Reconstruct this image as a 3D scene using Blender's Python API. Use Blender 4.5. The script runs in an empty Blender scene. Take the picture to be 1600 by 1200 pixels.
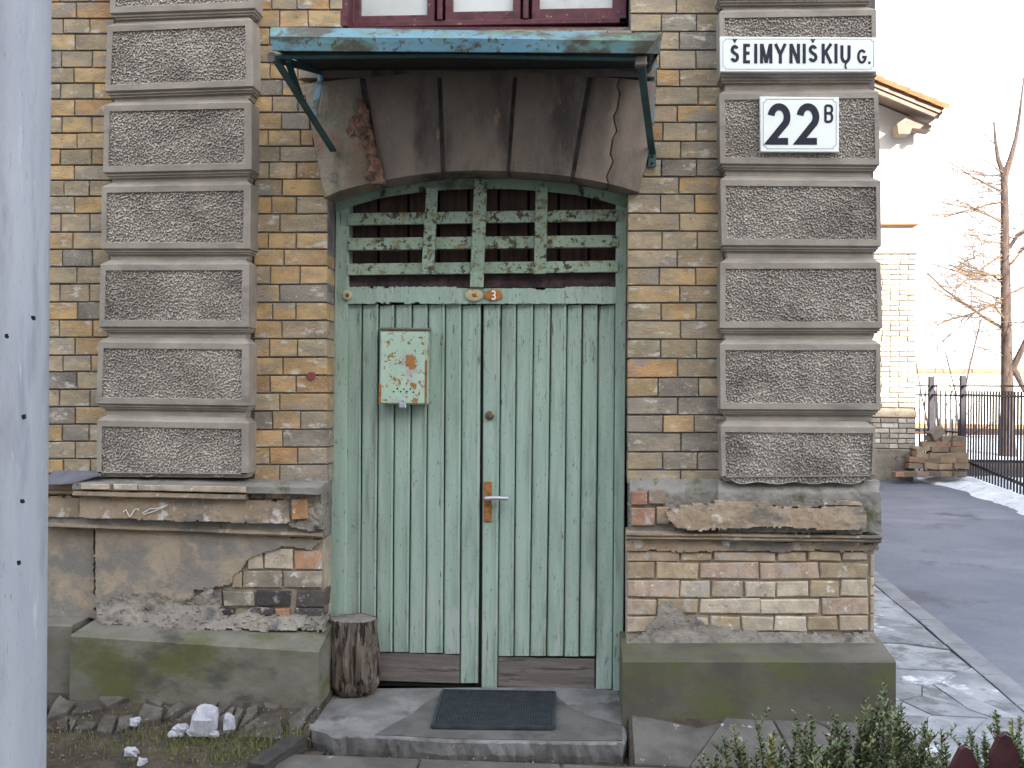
import bpy, math, random
import numpy as np
from mathutils import Matrix, Vector
random.seed(7); RNG = np.random.default_rng(7)
S = bpy.context.scene
COL = S.collection
# ------------------------------------------------------------------ camera
F = 1560.0
yaw, pit, rol = [math.radians(a) for a in (-4.2, 0.0, -0.56)]
cy, sy, cp, sp, cr, sr = math.cos(yaw), math.sin(yaw), math.cos(pit), math.sin(pit), math.cos(rol), math.sin(rol)
R = np.array([[cy,0,sy],[0,1,0],[-sy,0,cy]]) @ np.array([[1,0,0],[0,cp,-sp],[0,sp,cp]]) @ np.array([[cr,-sr,0],[sr,cr,0],[0,0,1]])
CAM = np.array([0.0, -4.4, 1.38])
def tow(d): return np.array([d[0], d[2], -d[1]])
ax, au, af = tow(R @ [1,0,0]), -tow(R @ [0,1,0]), tow(R @ [0,0,1])
cam_d = bpy.data.cameras.new('camera'); cam = bpy.data.objects.new('camera', cam_d); COL.objects.link(cam)
cam_d.sensor_width = 36; cam_d.lens = F/1600*36; cam_d.clip_start = .05; cam_d.clip_end = 800
cam.matrix_world = Matrix([[ax[0],au[0],-af[0],CAM[0]],[ax[1],au[1],-af[1],CAM[1]],[ax[2],au[2],-af[2],CAM[2]],[0,0,0,1]])
S.camera = cam
# ------------------------------------------------------------------ world, sun, exposure
SUN_EL, SUN_AZ = math.radians(22), math.radians(152)   # azimuth clockwise from +Y
w = bpy.data.worlds.new('World'); S.world = w; w.use_nodes = True
nt = w.node_tree; bg = nt.nodes['Background']; sk = nt.nodes.new('ShaderNodeTexSky')
sk.sky_type = 'NISHITA'; sk.sun_disc = False; sk.sun_elevation = SUN_EL; sk.sun_rotation = SUN_AZ
sk.air_density = 1.0; sk.dust_density = 4.0; sk.ozone_density = .6
mixn = nt.nodes.new('ShaderNodeMix'); mixn.data_type = 'RGBA'; mixn.inputs[0].default_value = .72; mixn.inputs[7].default_value = (5.0, 5.4, 6.1, 1)   # thin even veil of high cloud
nt.links.new(sk.outputs[0], mixn.inputs[6]); nt.links.new(mixn.outputs[2], bg.inputs[0]); bg.inputs[1].default_value = 0.15
sl = bpy.data.lights.new('sun', 'SUN'); sun = bpy.data.objects.new('sun', sl); COL.objects.link(sun)
sl.energy = 4.0; sl.angle = math.radians(.5); sl.color = (1, .93, .82)
sd = Vector((math.sin(SUN_AZ)*math.cos(SUN_EL), math.cos(SUN_AZ)*math.cos(SUN_EL), math.sin(SUN_EL)))
sun.rotation_euler = sd.to_track_quat('Z', 'Y').to_euler(); sun.location = (8, -10, 12)
vs = S.view_settings; vs.view_transform = 'Standard'; vs.look = 'None'; vs.gamma = 1; vs.exposure = 2.1
try: vs.use_curve_mapping = False
except Exception: pass
# ------------------------------------------------------------------ projection helpers (1600x1200 photo pixels -> world)
def ray(px, py): return tow(R @ np.array([px-800.0, py-600.0, F]))
def P(px, py, Y=0.0):
    d = ray(px, py); t = (Y-CAM[1])/d[1]; return CAM + d*t
def gz(x, y):
    if y > -.56 and -1.10 < x < .185: return -.10
    if y >= -.27: return .02+.045*(min(y, 12)+.27)
    if y >= -.55: return .02+.34*(y+.27)
    return -.0752+.03*(y+.55)
def G(px, py):
    d = ray(px, py); lo, hi = .0005, .05
    f = lambda t: (CAM+d*t)[2]-gz(*(CAM+d*t)[:2])
    for _ in range(50):
        m = (lo+hi)/2
        if f(m) > 0: lo = m
        else: hi = m
    return CAM+d*lo
# ------------------------------------------------------------------ numpy noise
_tab = RNG.random((256, 256))
def vnoise(x, y, seed=0):
    x = np.asarray(x, float)+seed*17.3; y = np.asarray(y, float)+seed*31.7
    xi = np.floor(x).astype(int); yi = np.floor(y).astype(int); fx = x-xi; fy = y-yi
    fx = fx*fx*(3-2*fx); fy = fy*fy*(3-2*fy)
    a = _tab[xi & 255, yi & 255]; b = _tab[(xi+1) & 255, yi & 255]; c = _tab[xi & 255, (yi+1) & 255]; d = _tab[(xi+1) & 255, (yi+1) & 255]
    return (a*(1-fx)+b*fx)*(1-fy)+(c*(1-fx)+d*fx)*fy
def fbm(x, y, seed=0, o=4):
    s = 0; a = .5; t = 0
    for i in range(o):
        s = s+a*vnoise(np.asarray(x)*2**i, np.asarray(y)*2**i, seed+i*3); t += a; a *= .55
    return s/t*2-1
# ------------------------------------------------------------------ objects
WL = {}
def prop(o, label=None, cat=None, group=None, kind=None):
    if label: o['label'] = label
    if cat: o['category'] = cat
    if group: o['group'] = group
    if kind: o['kind'] = kind
    return o
def thing(name, loc, label, cat, group=None):
    o = bpy.data.objects.new(name, None); COL.objects.link(o); o.location = loc; o.empty_display_size = .1
    WL[o.name] = np.array(loc, float); return prop(o, label, cat, group)
def obj(name, V, Fc, m, parent=None, origin=None, smooth=False, **kw):
    V = np.asarray(V, float); c = V.mean(0) if origin is None else np.array(origin, float)
    me = bpy.data.meshes.new(name); me.from_pydata((V-c).tolist(), [], [tuple(int(i) for i in f) for f in Fc])
    me.materials.append(m); me.validate(); me.update()
    if smooth:
        me.polygons.foreach_set('use_smooth', [True]*len(me.polygons))
        try: me.set_sharp_from_angle(angle=math.radians(38))
        except Exception: pass
    o = bpy.data.objects.new(name, me); COL.objects.link(o)
    pw = WL[parent.name] if parent else np.zeros(3)
    if parent: o.parent = parent
    o.location = (c-pw).tolist(); WL[o.name] = c
    return prop(o, **kw)
def fix(Vs, Fs):   # orient nothing, merge lists
    V = []; Fo = []
    for v, f in zip(Vs, Fs):
        n = len(V); V += [tuple(p) for p in v]; Fo += [tuple(i+n for i in q) for q in f]
    return V, Fo
class MB:
    def __init__(s): s.v = []; s.f = []
    def add(s, v, f):
        n = len(s.v); s.v += [tuple(p) for p in v]; s.f += [tuple(int(i)+n for i in q) for q in f]; return s
    def box(s, x0, x1, y0, y1, z0, z1):
        v = [(x, y, z) for x in (x0, x1) for y in (y0, y1) for z in (z0, z1)]
        return s.add(v, [(0,1,3,2),(4,6,7,5),(0,4,5,1),(2,3,7,6),(0,2,6,4),(1,5,7,3)])
    def bbox(s, x0, x1, y0, y1, z0, z1, b=.004):  # bevelled box
        V = []; idx = {}
        X, Y, Z = (x0, x1), (y0, y1), (z0, z1)
        for i in (0,1):
            for j in (0,1):
                for k in (0,1):
                    sx, sy_, sz = 1-2*i, 1-2*j, 1-2*k
                    for a, p in enumerate(((0,sy_*b,sz*b),(sx*b,0,sz*b),(sx*b,sy_*b,0))):
                        idx[i,j,k,a] = len(V); V.append((X[i]+p[0], Y[j]+p[1], Z[k]+p[2]))
        Fq = []
        for i in (0,1): Fq.append([idx[i,j,k,0] for j,k in ((0,0),(1,0),(1,1),(0,1))])
        for j in (0,1): Fq.append([idx[i,j,k,1] for i,k in ((0,0),(1,0),(1,1),(0,1))])
        for k in (0,1): Fq.append([idx[i,j,k,2] for i,j in ((0,0),(1,0),(1,1),(0,1))])
        for i in (0,1):
            for j in (0,1): Fq.append([idx[i,j,0,0],idx[i,j,1,0],idx[i,j,1,1],idx[i,j,0,1]])
        for i in (0,1):
            for k in (0,1): Fq.append([idx[i,0,k,0],idx[i,1,k,0],idx[i,1,k,2],idx[i,0,k,2]])
        for j in (0,1):
            for k in (0,1): Fq.append([idx[0,j,k,1],idx[1,j,k,1],idx[1,j,k,2],idx[0,j,k,2]])
        for i in (0,1):
            for j in (0,1):
                for k in (0,1): Fq.append([idx[i,j,k,a] for a in range(3)])
        return s.add(V, Fq)
    def tube(s, pts, rad, n=8, cap=True):
        pts = [np.array(p, float) for p in pts]; m = len(pts)
        if np.isscalar(rad): rad = [rad]*m
        V = []
        for i, p in enumerate(pts):
            t = pts[min(i+1, m-1)]-pts[max(i-1, 0)]; t /= np.linalg.norm(t)+1e-9
            a = np.cross(t, (0,0,1.0) if abs(t[2]) < .9 else (1.0,0,0)); a /= np.linalg.norm(a); b = np.cross(t, a)
            for k in range(n):
                w_ = 2*math.pi*k/n; V.append(p+rad[i]*(math.cos(w_)*a+math.sin(w_)*b))
        Fq = [(i*n+k, i*n+(k+1)%n, (i+1)*n+(k+1)%n, (i+1)*n+k) for i in range(m-1) for k in range(n)]
        if cap: Fq += [tuple(range(n))[::-1], tuple((m-1)*n+k for k in range(n))]
        return s.add(V, Fq)
    def bar(s, a, b, wx, wy):  # rectangular bar between two points; wx sideways, wy thickness
        a = np.array(a, float); b = np.array(b, float); t = b-a; t /= np.linalg.norm(t)
        u = np.cross(t, (0,1.0,0.0) if abs(t[1]) < .9 else (0,0,1.0)); u /= np.linalg.norm(u); v = np.cross(t, u)
        V = [p+i*u*wx/2+j*v*wy/2 for p in (a, b) for i, j in ((-1,-1),(1,-1),(1,1),(-1,1))]
        return s.add(V, [(0,1,2,3),(7,6,5,4),(0,4,5,1),(1,5,6,2),(2,6,7,3),(3,7,4,0)])
    def obj(s, name, m, parent=None, **kw): return obj(name, s.v, s.f, m, parent, **kw)
def quadbox(c, Y0, Y1, mb=None, b=0.0):
    """c = four photo pixels (tl,tr,br,bl) on plane Y0, extruded back to Y1 (world)"""
    mb = mb or MB(); fr = [P(x, y, Y0) for x, y in c]; cen = sum(fr)/4
    if b:
        ins = [q+np.array([b*np.sign((cen-q)[0]), 0, b*np.sign((cen-q)[2])]) for q in fr]
        mid = [q+np.array([0, b, 0]) for q in fr]
    else: ins = fr; mid = None
    bk = [np.array([q[0], Y1, q[2]]) for q in fr]
    if mid:
        return mb.add(ins+mid+bk, [(0,1,2,3)]+[(i,(i+1)%4,(i+1)%4+4,i+4) for i in range(4)]+[(i+4,(i+1)%4+4,(i+1)%4+8,i+8) for i in range(4)]+[(11,10,9,8)])
    return mb.add(fr+bk, [(0,1,2,3),(7,6,5,4)]+[(i,(i+1)%4,(i+1)%4+4,i+4) for i in range(4)])
def inpoly(x, y, poly):
    ins = np.zeros(np.shape(x), bool); n = len(poly)
    for i in range(n):
        x1, y1 = poly[i]; x2, y2 = poly[(i+1) % n]
        if y1 == y2: continue
        c = ((y1 > y) != (y2 > y)) & (x < (x2-x1)*(y-y1)/(y2-y1)+x1); ins ^= c
    return ins
def sheet(name, poly, Y, back, m, parent, step=3.0, amp=.004, ns=.06, jag=2.0, seed=1, slope=None, smooth=True, **kw):
    """thick sheet with a broken outline and an uneven face; poly in photo pixels, slope(px,py)->extra Y"""
    xs = np.arange(min(p[0] for p in poly)-step, max(p[0] for p in poly)+step, step); ys = np.arange(min(p[1] for p in poly)-step, max(p[1] for p in poly)+step, step)
    gx, gy = np.meshgrid(xs, ys); cx, cy_ = gx[:-1,:-1]+step/2, gy[:-1,:-1]+step/2
    jx = fbm(cx*.07, cy_*.07, seed)*jag*2; jy = fbm(cx*.07, cy_*.07, seed+9)*jag*2
    keep = inpoly(cx+jx, cy_+jy, poly)
    D = fbm(gx*ns, gy*ns, seed+2)*amp+fbm(gx*ns*5, gy*ns*5, seed+4, 2)*amp*.4
    used = {}; V = []; Fq = []
    nx = gx.shape[1]
    def vid(i, j):
        k = (i, j)
        if k not in used:
            jxx = random.uniform(-.3, .3)*step; jyy = random.uniform(-.3, .3)*step
            px, py = gx[i,j]+jxx, gy[i,j]+jyy
            e = slope(px, py) if slope else 0
            used[k] = len(V); V.append(P(px, py, Y+e-D[i,j]))
        return used[k]
    E = {}
    for i, j in zip(*np.nonzero(keep)):
        q = (vid(i,j), vid(i,j+1), vid(i+1,j+1), vid(i+1,j)); Fq.append(q)
        for a, b in zip(q, q[1:]+q[:1]):
            if (b, a) in E: del E[(b, a)]
            else: E[(a, b)] = 1
    bk = {}
    for a, b in list(E):
        for q in (a, b):
            if q not in bk: bk[q] = len(V); V.append(np.array([V[q][0], back, V[q][2]]))
        Fq.append((b, a, bk[a], bk[b]))
    return obj(name, V, Fq, m, parent, smooth=smooth, **kw)
def strip(name, xl, xr, lv, m, parent, back=.02, nx=24, amp=.0015, seed=3, ref=-.1, **kw):
    """horizontal moulding: lv = (py left, py right, Y) from top to bottom"""
    V = []; n = len(lv)
    XL, XR = P(xl, 800, ref)[0], P(xr, 800, ref)[0]
    for i in range(nx+1):
        t = i/nx; px = xl+(xr-xl)*t
        for j, (a, b, Y) in enumerate(lv):
            q = P(px, a+(b-a)*t, Y); q[0] = XL+(XR-XL)*t
            q[2] += float(fbm(px*.05, j*.3, seed))*amp; q[1] += float(fbm(px*.08, j*.7+5, seed))*amp
            V.append(q)
        q = V[-n].copy(); q[1] = back; e = V[-1].copy(); e[1] = back; V += [e, q]
    k = n+2; Fq = []
    for i in range(nx):
        for j in range(k): Fq.append((i*k+j, (i+1)*k+j, (i+1)*k+(j+1) % k, i*k+(j+1) % k))
    Fq += [tuple(range(k)), tuple(nx*k+j for j in range(k))[::-1]]
    return obj(name, V, Fq, m, parent, **kw)
# ------------------------------------------------------------------ materials
MATS = {}
def mat(name, c1, c2=None, scale=3, rough=.85, spots=(), bump=.3, bscale=60, tint=False, stretch=(1,1,1), metallic=0, spec=.3, bdist=.004):
    """spots: (colour, scale, lo, hi[, stretch[, (axis, a, b)]])"""
    m = bpy.data.materials.new(name); m.use_nodes = True; t = m.node_tree; N = t.nodes; L = t.links
    b = N['Principled BSDF']; b.inputs['Roughness'].default_value = rough; b.inputs['Metallic'].default_value = metallic
    b.inputs['Specular IOR Level'].default_value = spec
    geo = N.new('ShaderNodeNewGeometry'); pos = geo.outputs['Position']
    oi = N.new('ShaderNodeObjectInfo')
    off = N.new('ShaderNodeVectorMath'); off.operation = 'MULTIPLY_ADD'; L.new(pos, off.inputs[0]); off.inputs[1].default_value = (1,1,1)
    cmb = N.new('ShaderNodeCombineXYZ'); mm = N.new('ShaderNodeMath'); mm.operation = 'MULTIPLY'; L.new(oi.outputs['Random'], mm.inputs[0]); mm.inputs[1].default_value = 7.0
    L.new(mm.outputs[0], cmb.inputs[0]); L.new(mm.outputs[0], cmb.inputs[1]); L.new(cmb.outputs[0], off.inputs[2])
    base = off.outputs[0]
    def noise(sc, st, det=5, ro=.6, seed=0):
        mp = N.new('ShaderNodeMapping'); mp.inputs['Scale'].default_value = st; mp.inputs['Location'].default_value = (seed*3.1, seed*1.7, seed*2.3); L.new(base, mp.inputs[0])
        n = N.new('ShaderNodeTexNoise'); n.inputs['Scale'].default_value = sc; n.inputs['Detail'].default_value = det; n.inputs['Roughness'].default_value = ro
        L.new(mp.outputs[0], n.inputs['Vector']); return n.outputs[0]
    def step(v, lo, hi):
        r = N.new('ShaderNodeMapRange'); r.interpolation_type = 'SMOOTHSTEP'; L.new(v, r.inputs[0]); r.inputs[1].default_value = lo; r.inputs[2].default_value = hi; return r.outputs[0]
    def mix(f, a, c, bl='MIX'):
        x = N.new('ShaderNodeMix'); x.data_type = 'RGBA'; x.blend_type = bl; L.new(f, x.inputs[0]) if not isinstance(f, float) else setattr(x.inputs[0], 'default_value', f)
        for v, i in ((a, 6), (c, 7)):
            if isinstance(v, tuple): x.inputs[i].default_value = (*v[:3], 1)
            else: L.new(v, x.inputs[i])
        return x.outputs[2]
    if tint:
        cc = oi.outputs['Color']; dark = mix(1.0, cc, tuple(c1), 'MULTIPLY'); lite = mix(1.0, cc, tuple(c2), 'MULTIPLY')
        col = mix(step(noise(scale, stretch), .35, .65), dark, lite)
    else:
        col = mix(step(noise(scale, stretch), .35, .65), tuple(c1), tuple(c2 or c1))
    h = noise(bscale, stretch, 3, .65, 5)
    for i, s_ in enumerate(spots):
        c, sc, lo, hi = s_[:4]; st = s_[4] if len(s_) > 4 and s_[4] else stretch
        f = step(noise(sc, st, 6, .65, i+1), lo, hi)
        if len(s_) > 5 and s_[5]:
            a_, g0, g1 = s_[5]; sx = N.new('ShaderNodeSeparateXYZ'); L.new(pos, sx.inputs[0])
            nz = N.new('ShaderNodeMath'); nz.operation = 'MULTIPLY_ADD'; L.new(noise(2.5, (1,1,1), 3, .5, 9), nz.inputs[0]); nz.inputs[1].default_value = (g1-g0)*.8; L.new(sx.outputs[a_], nz.inputs[2])
            gg = step(nz.outputs[0], g0, g1) if g1 > g0 else None
            if gg is None:
                gg0 = step(nz.outputs[0], g1, g0); iv = N.new('ShaderNodeMath'); iv.operation = 'SUBTRACT'; iv.inputs[0].default_value = 1; L.new(gg0, iv.inputs[1]); gg = iv.outputs[0]
            mu = N.new('ShaderNodeMath'); mu.operation = 'MULTIPLY'; L.new(f, mu.inputs[0]); L.new(gg, mu.inputs[1]); f = mu.outputs[0]
        col = mix(f, col, tuple(c))
        if len(s_) > 6 and s_[6]:
            mh = N.new('ShaderNodeMath'); mh.operation = 'MULTIPLY_ADD'; L.new(f, mh.inputs[0]); mh.inputs[1].default_value = s_[6]; L.new(h, mh.inputs[2]); h = mh.outputs[0]
    L.new(col, b.inputs['Base Color'])
    bp = N.new('ShaderNodeBump'); bp.inputs['Strength'].default_value = bump; bp.inputs['Distance'].default_value = bdist; L.new(h, bp.inputs['Height']); L.new(bp.outputs[0], b.inputs['Normal'])
    MATS[name] = m; return m
m_brick = mat('brick_clay', (.68,.69,.71), (1.08,1.05,1.0), 11, .92, [((.27,.24,.20), 7, .50,.68), ((.13,.12,.105), 24, .62,.74), ((.50,.46,.39), 17, .56,.68), ((.38,.35,.30), 90, .56,.68), ((.17,.145,.12), 60, .62,.68)], .9, 90, tint=True, stretch=(.7,1,1.3))
m_oldbrick = mat('old_brick_clay', (.74,.73,.73), (1.08,1.06,1.03), 14, .95, [((.42,.38,.33), 12, .54,.66), ((.62,.59,.54), 28, .60,.68), ((.22,.19,.16), 40, .62,.68)], 1.0, 70, tint=True)
m_mortar = mat('dark_mortar', (.10,.095,.10), (.19,.175,.16), 14, .95, [], .5, 150)
m_mortar_l = mat('sandy_mortar', (.30,.25,.19), (.42,.36,.28), 14, .95, [((.16,.14,.12), 20, .6,.7)], .9, 90)
m_stone = mat('dressed_stone', (.25,.222,.188), (.325,.292,.248), 6, .9, [((.185,.168,.15), 5, .54,.72,(.6,1,2)), ((.45,.42,.37), 40, .66,.74), ((.20,.175,.15), 70, .62,.70)], .45, 110)
m_neck = mat('groove_stone', (.30,.25,.20), (.36,.30,.24), 8, .9, [], .4, 110)
m_pit = mat('pitted_stone', (.35,.318,.28), (.47,.432,.385), 5, .95, [((.26,.235,.21), 4, .52,.7), ((.6,.57,.53), 130, .66,.72)], .5, 220)
m_plaster = mat('ochre_plaster', (.30,.24,.17), (.37,.30,.225), 4, .93, [((.21,.195,.175), 3.2, .46,.62, (1,1,1.6)), ((.33,.23,.13), 4, .60,.75,(1,1,2)), ((.15,.14,.13), 5, .58,.72), ((.46,.42,.37), 26, .64,.72), ((.22,.20,.175), 40, .6,.7), ((.20,.185,.165), 8, .42,.60,(1,1,1),(2,.72,.50))], .8, 70)
m_ledge = mat('ledge_stone', (.30,.225,.15), (.38,.30,.22), 7, .92, [((.16,.145,.125), 6, .48,.62,(.5,1,1)), ((.33,.19,.09), 6, .62,.74,(.5,1,2)), ((.52,.48,.43), 14, .58,.68), ((.46,.43,.39), 45, .62,.70), ((.20,.18,.16), 30, .6,.7)], .9, 60)
m_ledgetop = mat('weathered_cement_top', (.17,.16,.14), (.25,.235,.21), 8, .93, [((.10,.11,.06), 9, .52,.66), ((.42,.40,.36), 30, .66,.74)], .9, 60)
m_cement = mat('rough_cement', (.20,.178,.15), (.28,.25,.21), 9, .95, [((.12,.115,.11), 12, .52,.66), ((.42,.40,.36), 40, .67,.74)], 1.0, 50, bdist=.008)
m_plinth = mat('mossy_concrete', (.135,.128,.105), (.185,.17,.14), 5, .9, [((.095,.098,.035), 2.6, .44,.66,(1,1,1.5)), ((.07,.066,.055), 3.5, .50,.7,(1,1,2)), ((.085,.08,.07), 6, .58,.74), ((.42,.40,.36), 60, .70,.76)], .5, 90)
m_plinthd = mat('damp_concrete', (.078,.072,.058), (.12,.11,.088), 4, .9, [((.095,.10,.04), 3, .46,.66,(.7,1,1.2)), ((.065,.06,.058), 4, .55,.75), ((.36,.35,.32), 80, .72,.78)], .5, 90)
m_arch = mat('sooty_arch_stone', (.18,.148,.125), (.265,.218,.18), 4, .9, [((.09,.076,.068), 3, .50,.70,(1.3,1,.5)), ((.31,.23,.17), 11, .58,.70,(1.4,1,.7)), ((.38,.34,.30), 50, .66,.72)], .6, 60, stretch=(1.5,1,.7))
m_archl = mat('weathered_arch_stone', (.22,.185,.14), (.31,.265,.205), 7, .92, [((.30,.17,.11), 5, .58,.70), ((.15,.14,.09), 5, .5,.68,(1.4,1,.7)), ((.13,.11,.10), 9, .56,.68)], .9, 40, bdist=.008)
m_rustfill = mat('broken_red_mortar', (.21,.11,.075), (.29,.18,.13), 20, .95, [((.09,.06,.05), 18, .50,.64)], 1, 70, bdist=.01)
GRN1, GRN2 = (.285,.385,.32), (.34,.445,.375)
m_green = mat('chipped_green_paint', GRN1, GRN2, 5, .6, [((.215,.28,.235), 5, .50,.74,(3,1,.35)), ((.17,.17,.135), 3.0, .58,.80,(4,1,.30)), ((.37,.45,.40), 14, .58,.72,(3,1,.25)), ((.12,.12,.10), 34, .64,.68,(2.2,1,.45),None,-.8), ((.10,.10,.08), 95, .63,.67,(1.6,1,.5),None,-.6), ((.38,.43,.40), 9, .50,.62,(3,1,.4),(2,.55,.0)), ((.19,.19,.16), 22, .57,.64,(3,1,.35),(2,.35,-.1)), ((.15,.155,.13), 28, .58,.66,(3,1,.35),(2,1.35,1.75),-.5)], .35, 60, stretch=(6,1,.5))
m_greenr = mat('flaking_green_paint', (.22,.31,.235), (.29,.385,.30), 6, .65, [((.20,.18,.09), 26, .54,.62), ((.07,.065,.05), 28, .565,.60,(1,1,1),None,-1), ((.06,.05,.04), 75, .60,.64,(1,1,1),None,-.6), ((.26,.16,.06), 65, .60,.65), ((.38,.46,.40), 30, .64,.7)], .5, 60)
m_greend = mat('grimy_green_frame', (.17,.25,.185), (.22,.32,.235), 6, .7, [((.05,.045,.035), 14, .56,.62,(1,1,.6)), ((.10,.10,.07), 5, .5,.65)], .5, 60)
m_darkwood = mat('dark_brown_boards', (.055,.035,.028), (.085,.055,.045), 8, .8, [], .4, 80, stretch=(6,1,.6))
m_rotten = mat('rotten_plum_wood', (.035,.022,.024), (.075,.05,.05), 20, .9, [((.30,.26,.25), 30, .66,.72,(.5,1,1))], .8, 80)
m_greywood = mat('bare_grey_wood', (.135,.118,.105), (.20,.175,.16), 9, .85, [((.07,.06,.055), 12, .56,.66,(.3,1,3)), ((.30,.28,.27), 25, .66,.75)], .6, 70, stretch=(.35,1,4))
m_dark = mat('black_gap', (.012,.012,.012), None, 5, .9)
m_mint = mat('pale_mint_enamel', (.34,.48,.375), (.40,.54,.43), 6, .4, [((.36,.36,.34), 7, .58,.68), ((.32,.15,.04), 16, .575,.61,(1,1,1),None,-.5), ((.24,.10,.03), 50, .59,.63,(1,1,1),None,-.5)], .2, 50, spec=.5)
m_rust = mat('rust', (.20,.075,.02), (.33,.15,.05), 40, .8, [((.10,.05,.03), 60, .55,.7)], .6, 120)
m_badge = mat('orange_rust_badge', (.36,.13,.03), (.45,.18,.04), 40, .7, [((.18,.07,.03), 60, .55,.7)], .4, 120)
m_badgep = mat('pale_enamel_badge', (.44,.38,.22), (.50,.46,.30), 40, .6, [((.36,.17,.04), 60, .58,.66)], .3, 120)
m_steel = mat('dull_aluminium', (.42,.43,.48), (.5,.5,.55), 30, .35, [], .1, 100, metallic=.6, spec=.5)
m_brass = mat('tarnished_brass', (.14,.10,.07), (.22,.16,.11), 60, .4, [], .2, 100, metallic=.7)
m_can = mat('blue_green_sky_sheen_paint', (.095,.22,.29), (.12,.26,.34), 3, .42, [((.09,.18,.13), 6, .46,.62,(.6,1,2)), ((.07,.04,.02), 38, .57,.62), ((.05,.05,.035), 5, .50,.62,(1,1,2)), ((.06,.075,.04), 16, .44,.56,(1,1,1),(2,1.66,1.60)), ((.05,.045,.03), 9, .44,.58,(1,1,1),(0,.15,.35))], .25, 60, spec=.6)  # canopy paint, its blue strengthened to carry the reflected sky
m_canb = mat('dark_teal_iron', (.020,.065,.068), (.035,.10,.11), 12, .5, [((.10,.06,.03), 30, .66,.72)], .3, 90, spec=.5)
m_canu = mat('black_underside', (.018,.016,.016), (.03,.026,.024), 8, .9)  # near-black all over, for the boards under the canopy
m_maroon = mat('maroon_window_paint', (.075,.022,.03), (.11,.034,.042), 10, .5, [((.26,.16,.13), 34, .62,.68), ((.05,.02,.02), 12, .55,.65)], .4, 80)
m_pane = mat('curtained_glass', (.50,.52,.50), (.60,.62,.60), 3, .12, [((.42,.43,.40), 5, .5,.7)], .0, 50, spec=.8)
m_sign = mat('white_sign_enamel', (.78,.82,.78), (.80,.84,.80), 4, .3, [], 0, 50, spec=.5)
m_ink = mat('black_sign_paint', (.012,.014,.03), None, 4, .4)
m_pole = mat('painted_concrete_pole', (.30,.315,.35), (.355,.37,.40), 2, .8, [((.25,.26,.29), 5, .5,.7,(2,2,.4)), ((.07,.07,.09), 30, .70,.72), ((.44,.45,.47), 9, .6,.72,(3,3,.4)), ((.23,.24,.26), 60, .6,.7)], .25, 60, stretch=(2,2,.4))
m_bark = mat('split_log_wood', (.09,.07,.056), (.17,.135,.11), 14, .9, [((.03,.026,.022), 15, .53,.60,(3,3,.4),None,-1), ((.27,.18,.10), 5, .63,.72), ((.29,.26,.235), 22, .56,.68,(3,3,.5))], 1.0, 50, stretch=(3,3,.5), bdist=.01)
m_logtop = mat('grey_sawn_wood', (.16,.145,.13), (.22,.20,.18), 30, .9, [], .6, 90)
m_mat = mat('ribbed_rubber', (.022,.028,.034), (.04,.048,.052), 20, .7, [((.16,.13,.10), 90, .72,.76)], .3, 200)
m_step = mat('worn_step_concrete', (.14,.135,.13), (.22,.215,.21), 7, .75, [((.09,.085,.08), 5, .52,.66), ((.38,.37,.36), 30, .64,.74), ((.12,.115,.105), 50, .6,.7)], .5, 80)
m_steppatch = mat('grey_cement_screed', (.085,.08,.077), (.12,.115,.108), 6, .8, [((.06,.055,.055), 5, .5,.7), ((.2,.19,.18), 80, .66,.74)], .4, 100)
m_pave = mat('broken_concrete_paving', (.075,.068,.06), (.125,.115,.105), 5, .85, [((.09,.085,.08), 5, .52,.68), ((.42,.42,.42), 18, .62,.72)], .6, 60)
m_pavew = mat('pale_concrete_paving', (.15,.155,.17), (.27,.28,.30), 4, .7, [((.10,.10,.105), 7, .50,.64), ((.55,.56,.60), 4, .58,.70), ((.20,.20,.20), 60, .6,.7)], .5, 50)
m_kerb = mat('kerb_concrete', (.14,.145,.155), (.20,.205,.22), 6, .85, [((.10,.10,.10), 12, .56,.7)], .5, 80)
m_asph = mat('asphalt', (.10,.107,.137), (.13,.138,.17), 1.4, .75, [((.17,.175,.21), .9, .50,.72,(.5,1.4,1)), ((.26,.27,.30), 140, .62,.70), ((.05,.05,.06), 60, .60,.68), ((.07,.07,.085), 1.7, .55,.70)], .6, 140)
m_soil = mat('dark_soil', (.045,.035,.025), (.085,.068,.05), 9, .95, [((.15,.12,.10), 40, .62,.7), ((.05,.055,.02), 6, .55,.68)], 1.0, 45, bdist=.02)
m_grass = mat('winter_grass', (.09,.105,.03), (.17,.16,.06), 12, .8)
m_snow = mat('old_snow', (.55,.58,.64), (.68,.71,.76), 6, .7, [((.36,.35,.36), 12, .56,.70)], .6, 30, bdist=.02)
m_rubble = mat('white_rubble', (.33,.33,.37), (.45,.45,.48), 20, .9, [((.28,.27,.27), 25, .6,.7)], .6, 80)
m_iron = mat('black_iron', (.018,.018,.03), (.03,.03,.045), 9, .5)
m_tree = mat('tree_bark', (.055,.04,.036), (.11,.08,.068), 8, .9, [], .8, 40, stretch=(3,3,.6))
m_twig = mat('twig_bark', (.13,.085,.055), (.20,.13,.08), 6, .9)
m_farb = mat('far_brick', (.8,.8,.8), (1.1,1.1,1.1), 8, .92, [((.22,.19,.15), 14, .56,.70)], .3, 60, tint=True)
m_farw = mat('cream_render', (.66,.64,.58), (.72,.70,.64), 3, .9)
m_tile = mat('orange_roof_tile', (.22,.095,.04), (.28,.13,.06), 5, .85, [((.20,.10,.06), 9, .56,.7)], .3, 40)
m_soffit = mat('timber_soffit', (.20,.15,.12), (.26,.20,.16), 6, .8)
m_board = mat('orange_garden_boards', (.36,.17,.07), (.46,.24,.11), 4, .85, stretch=(.5,1,3))
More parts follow.
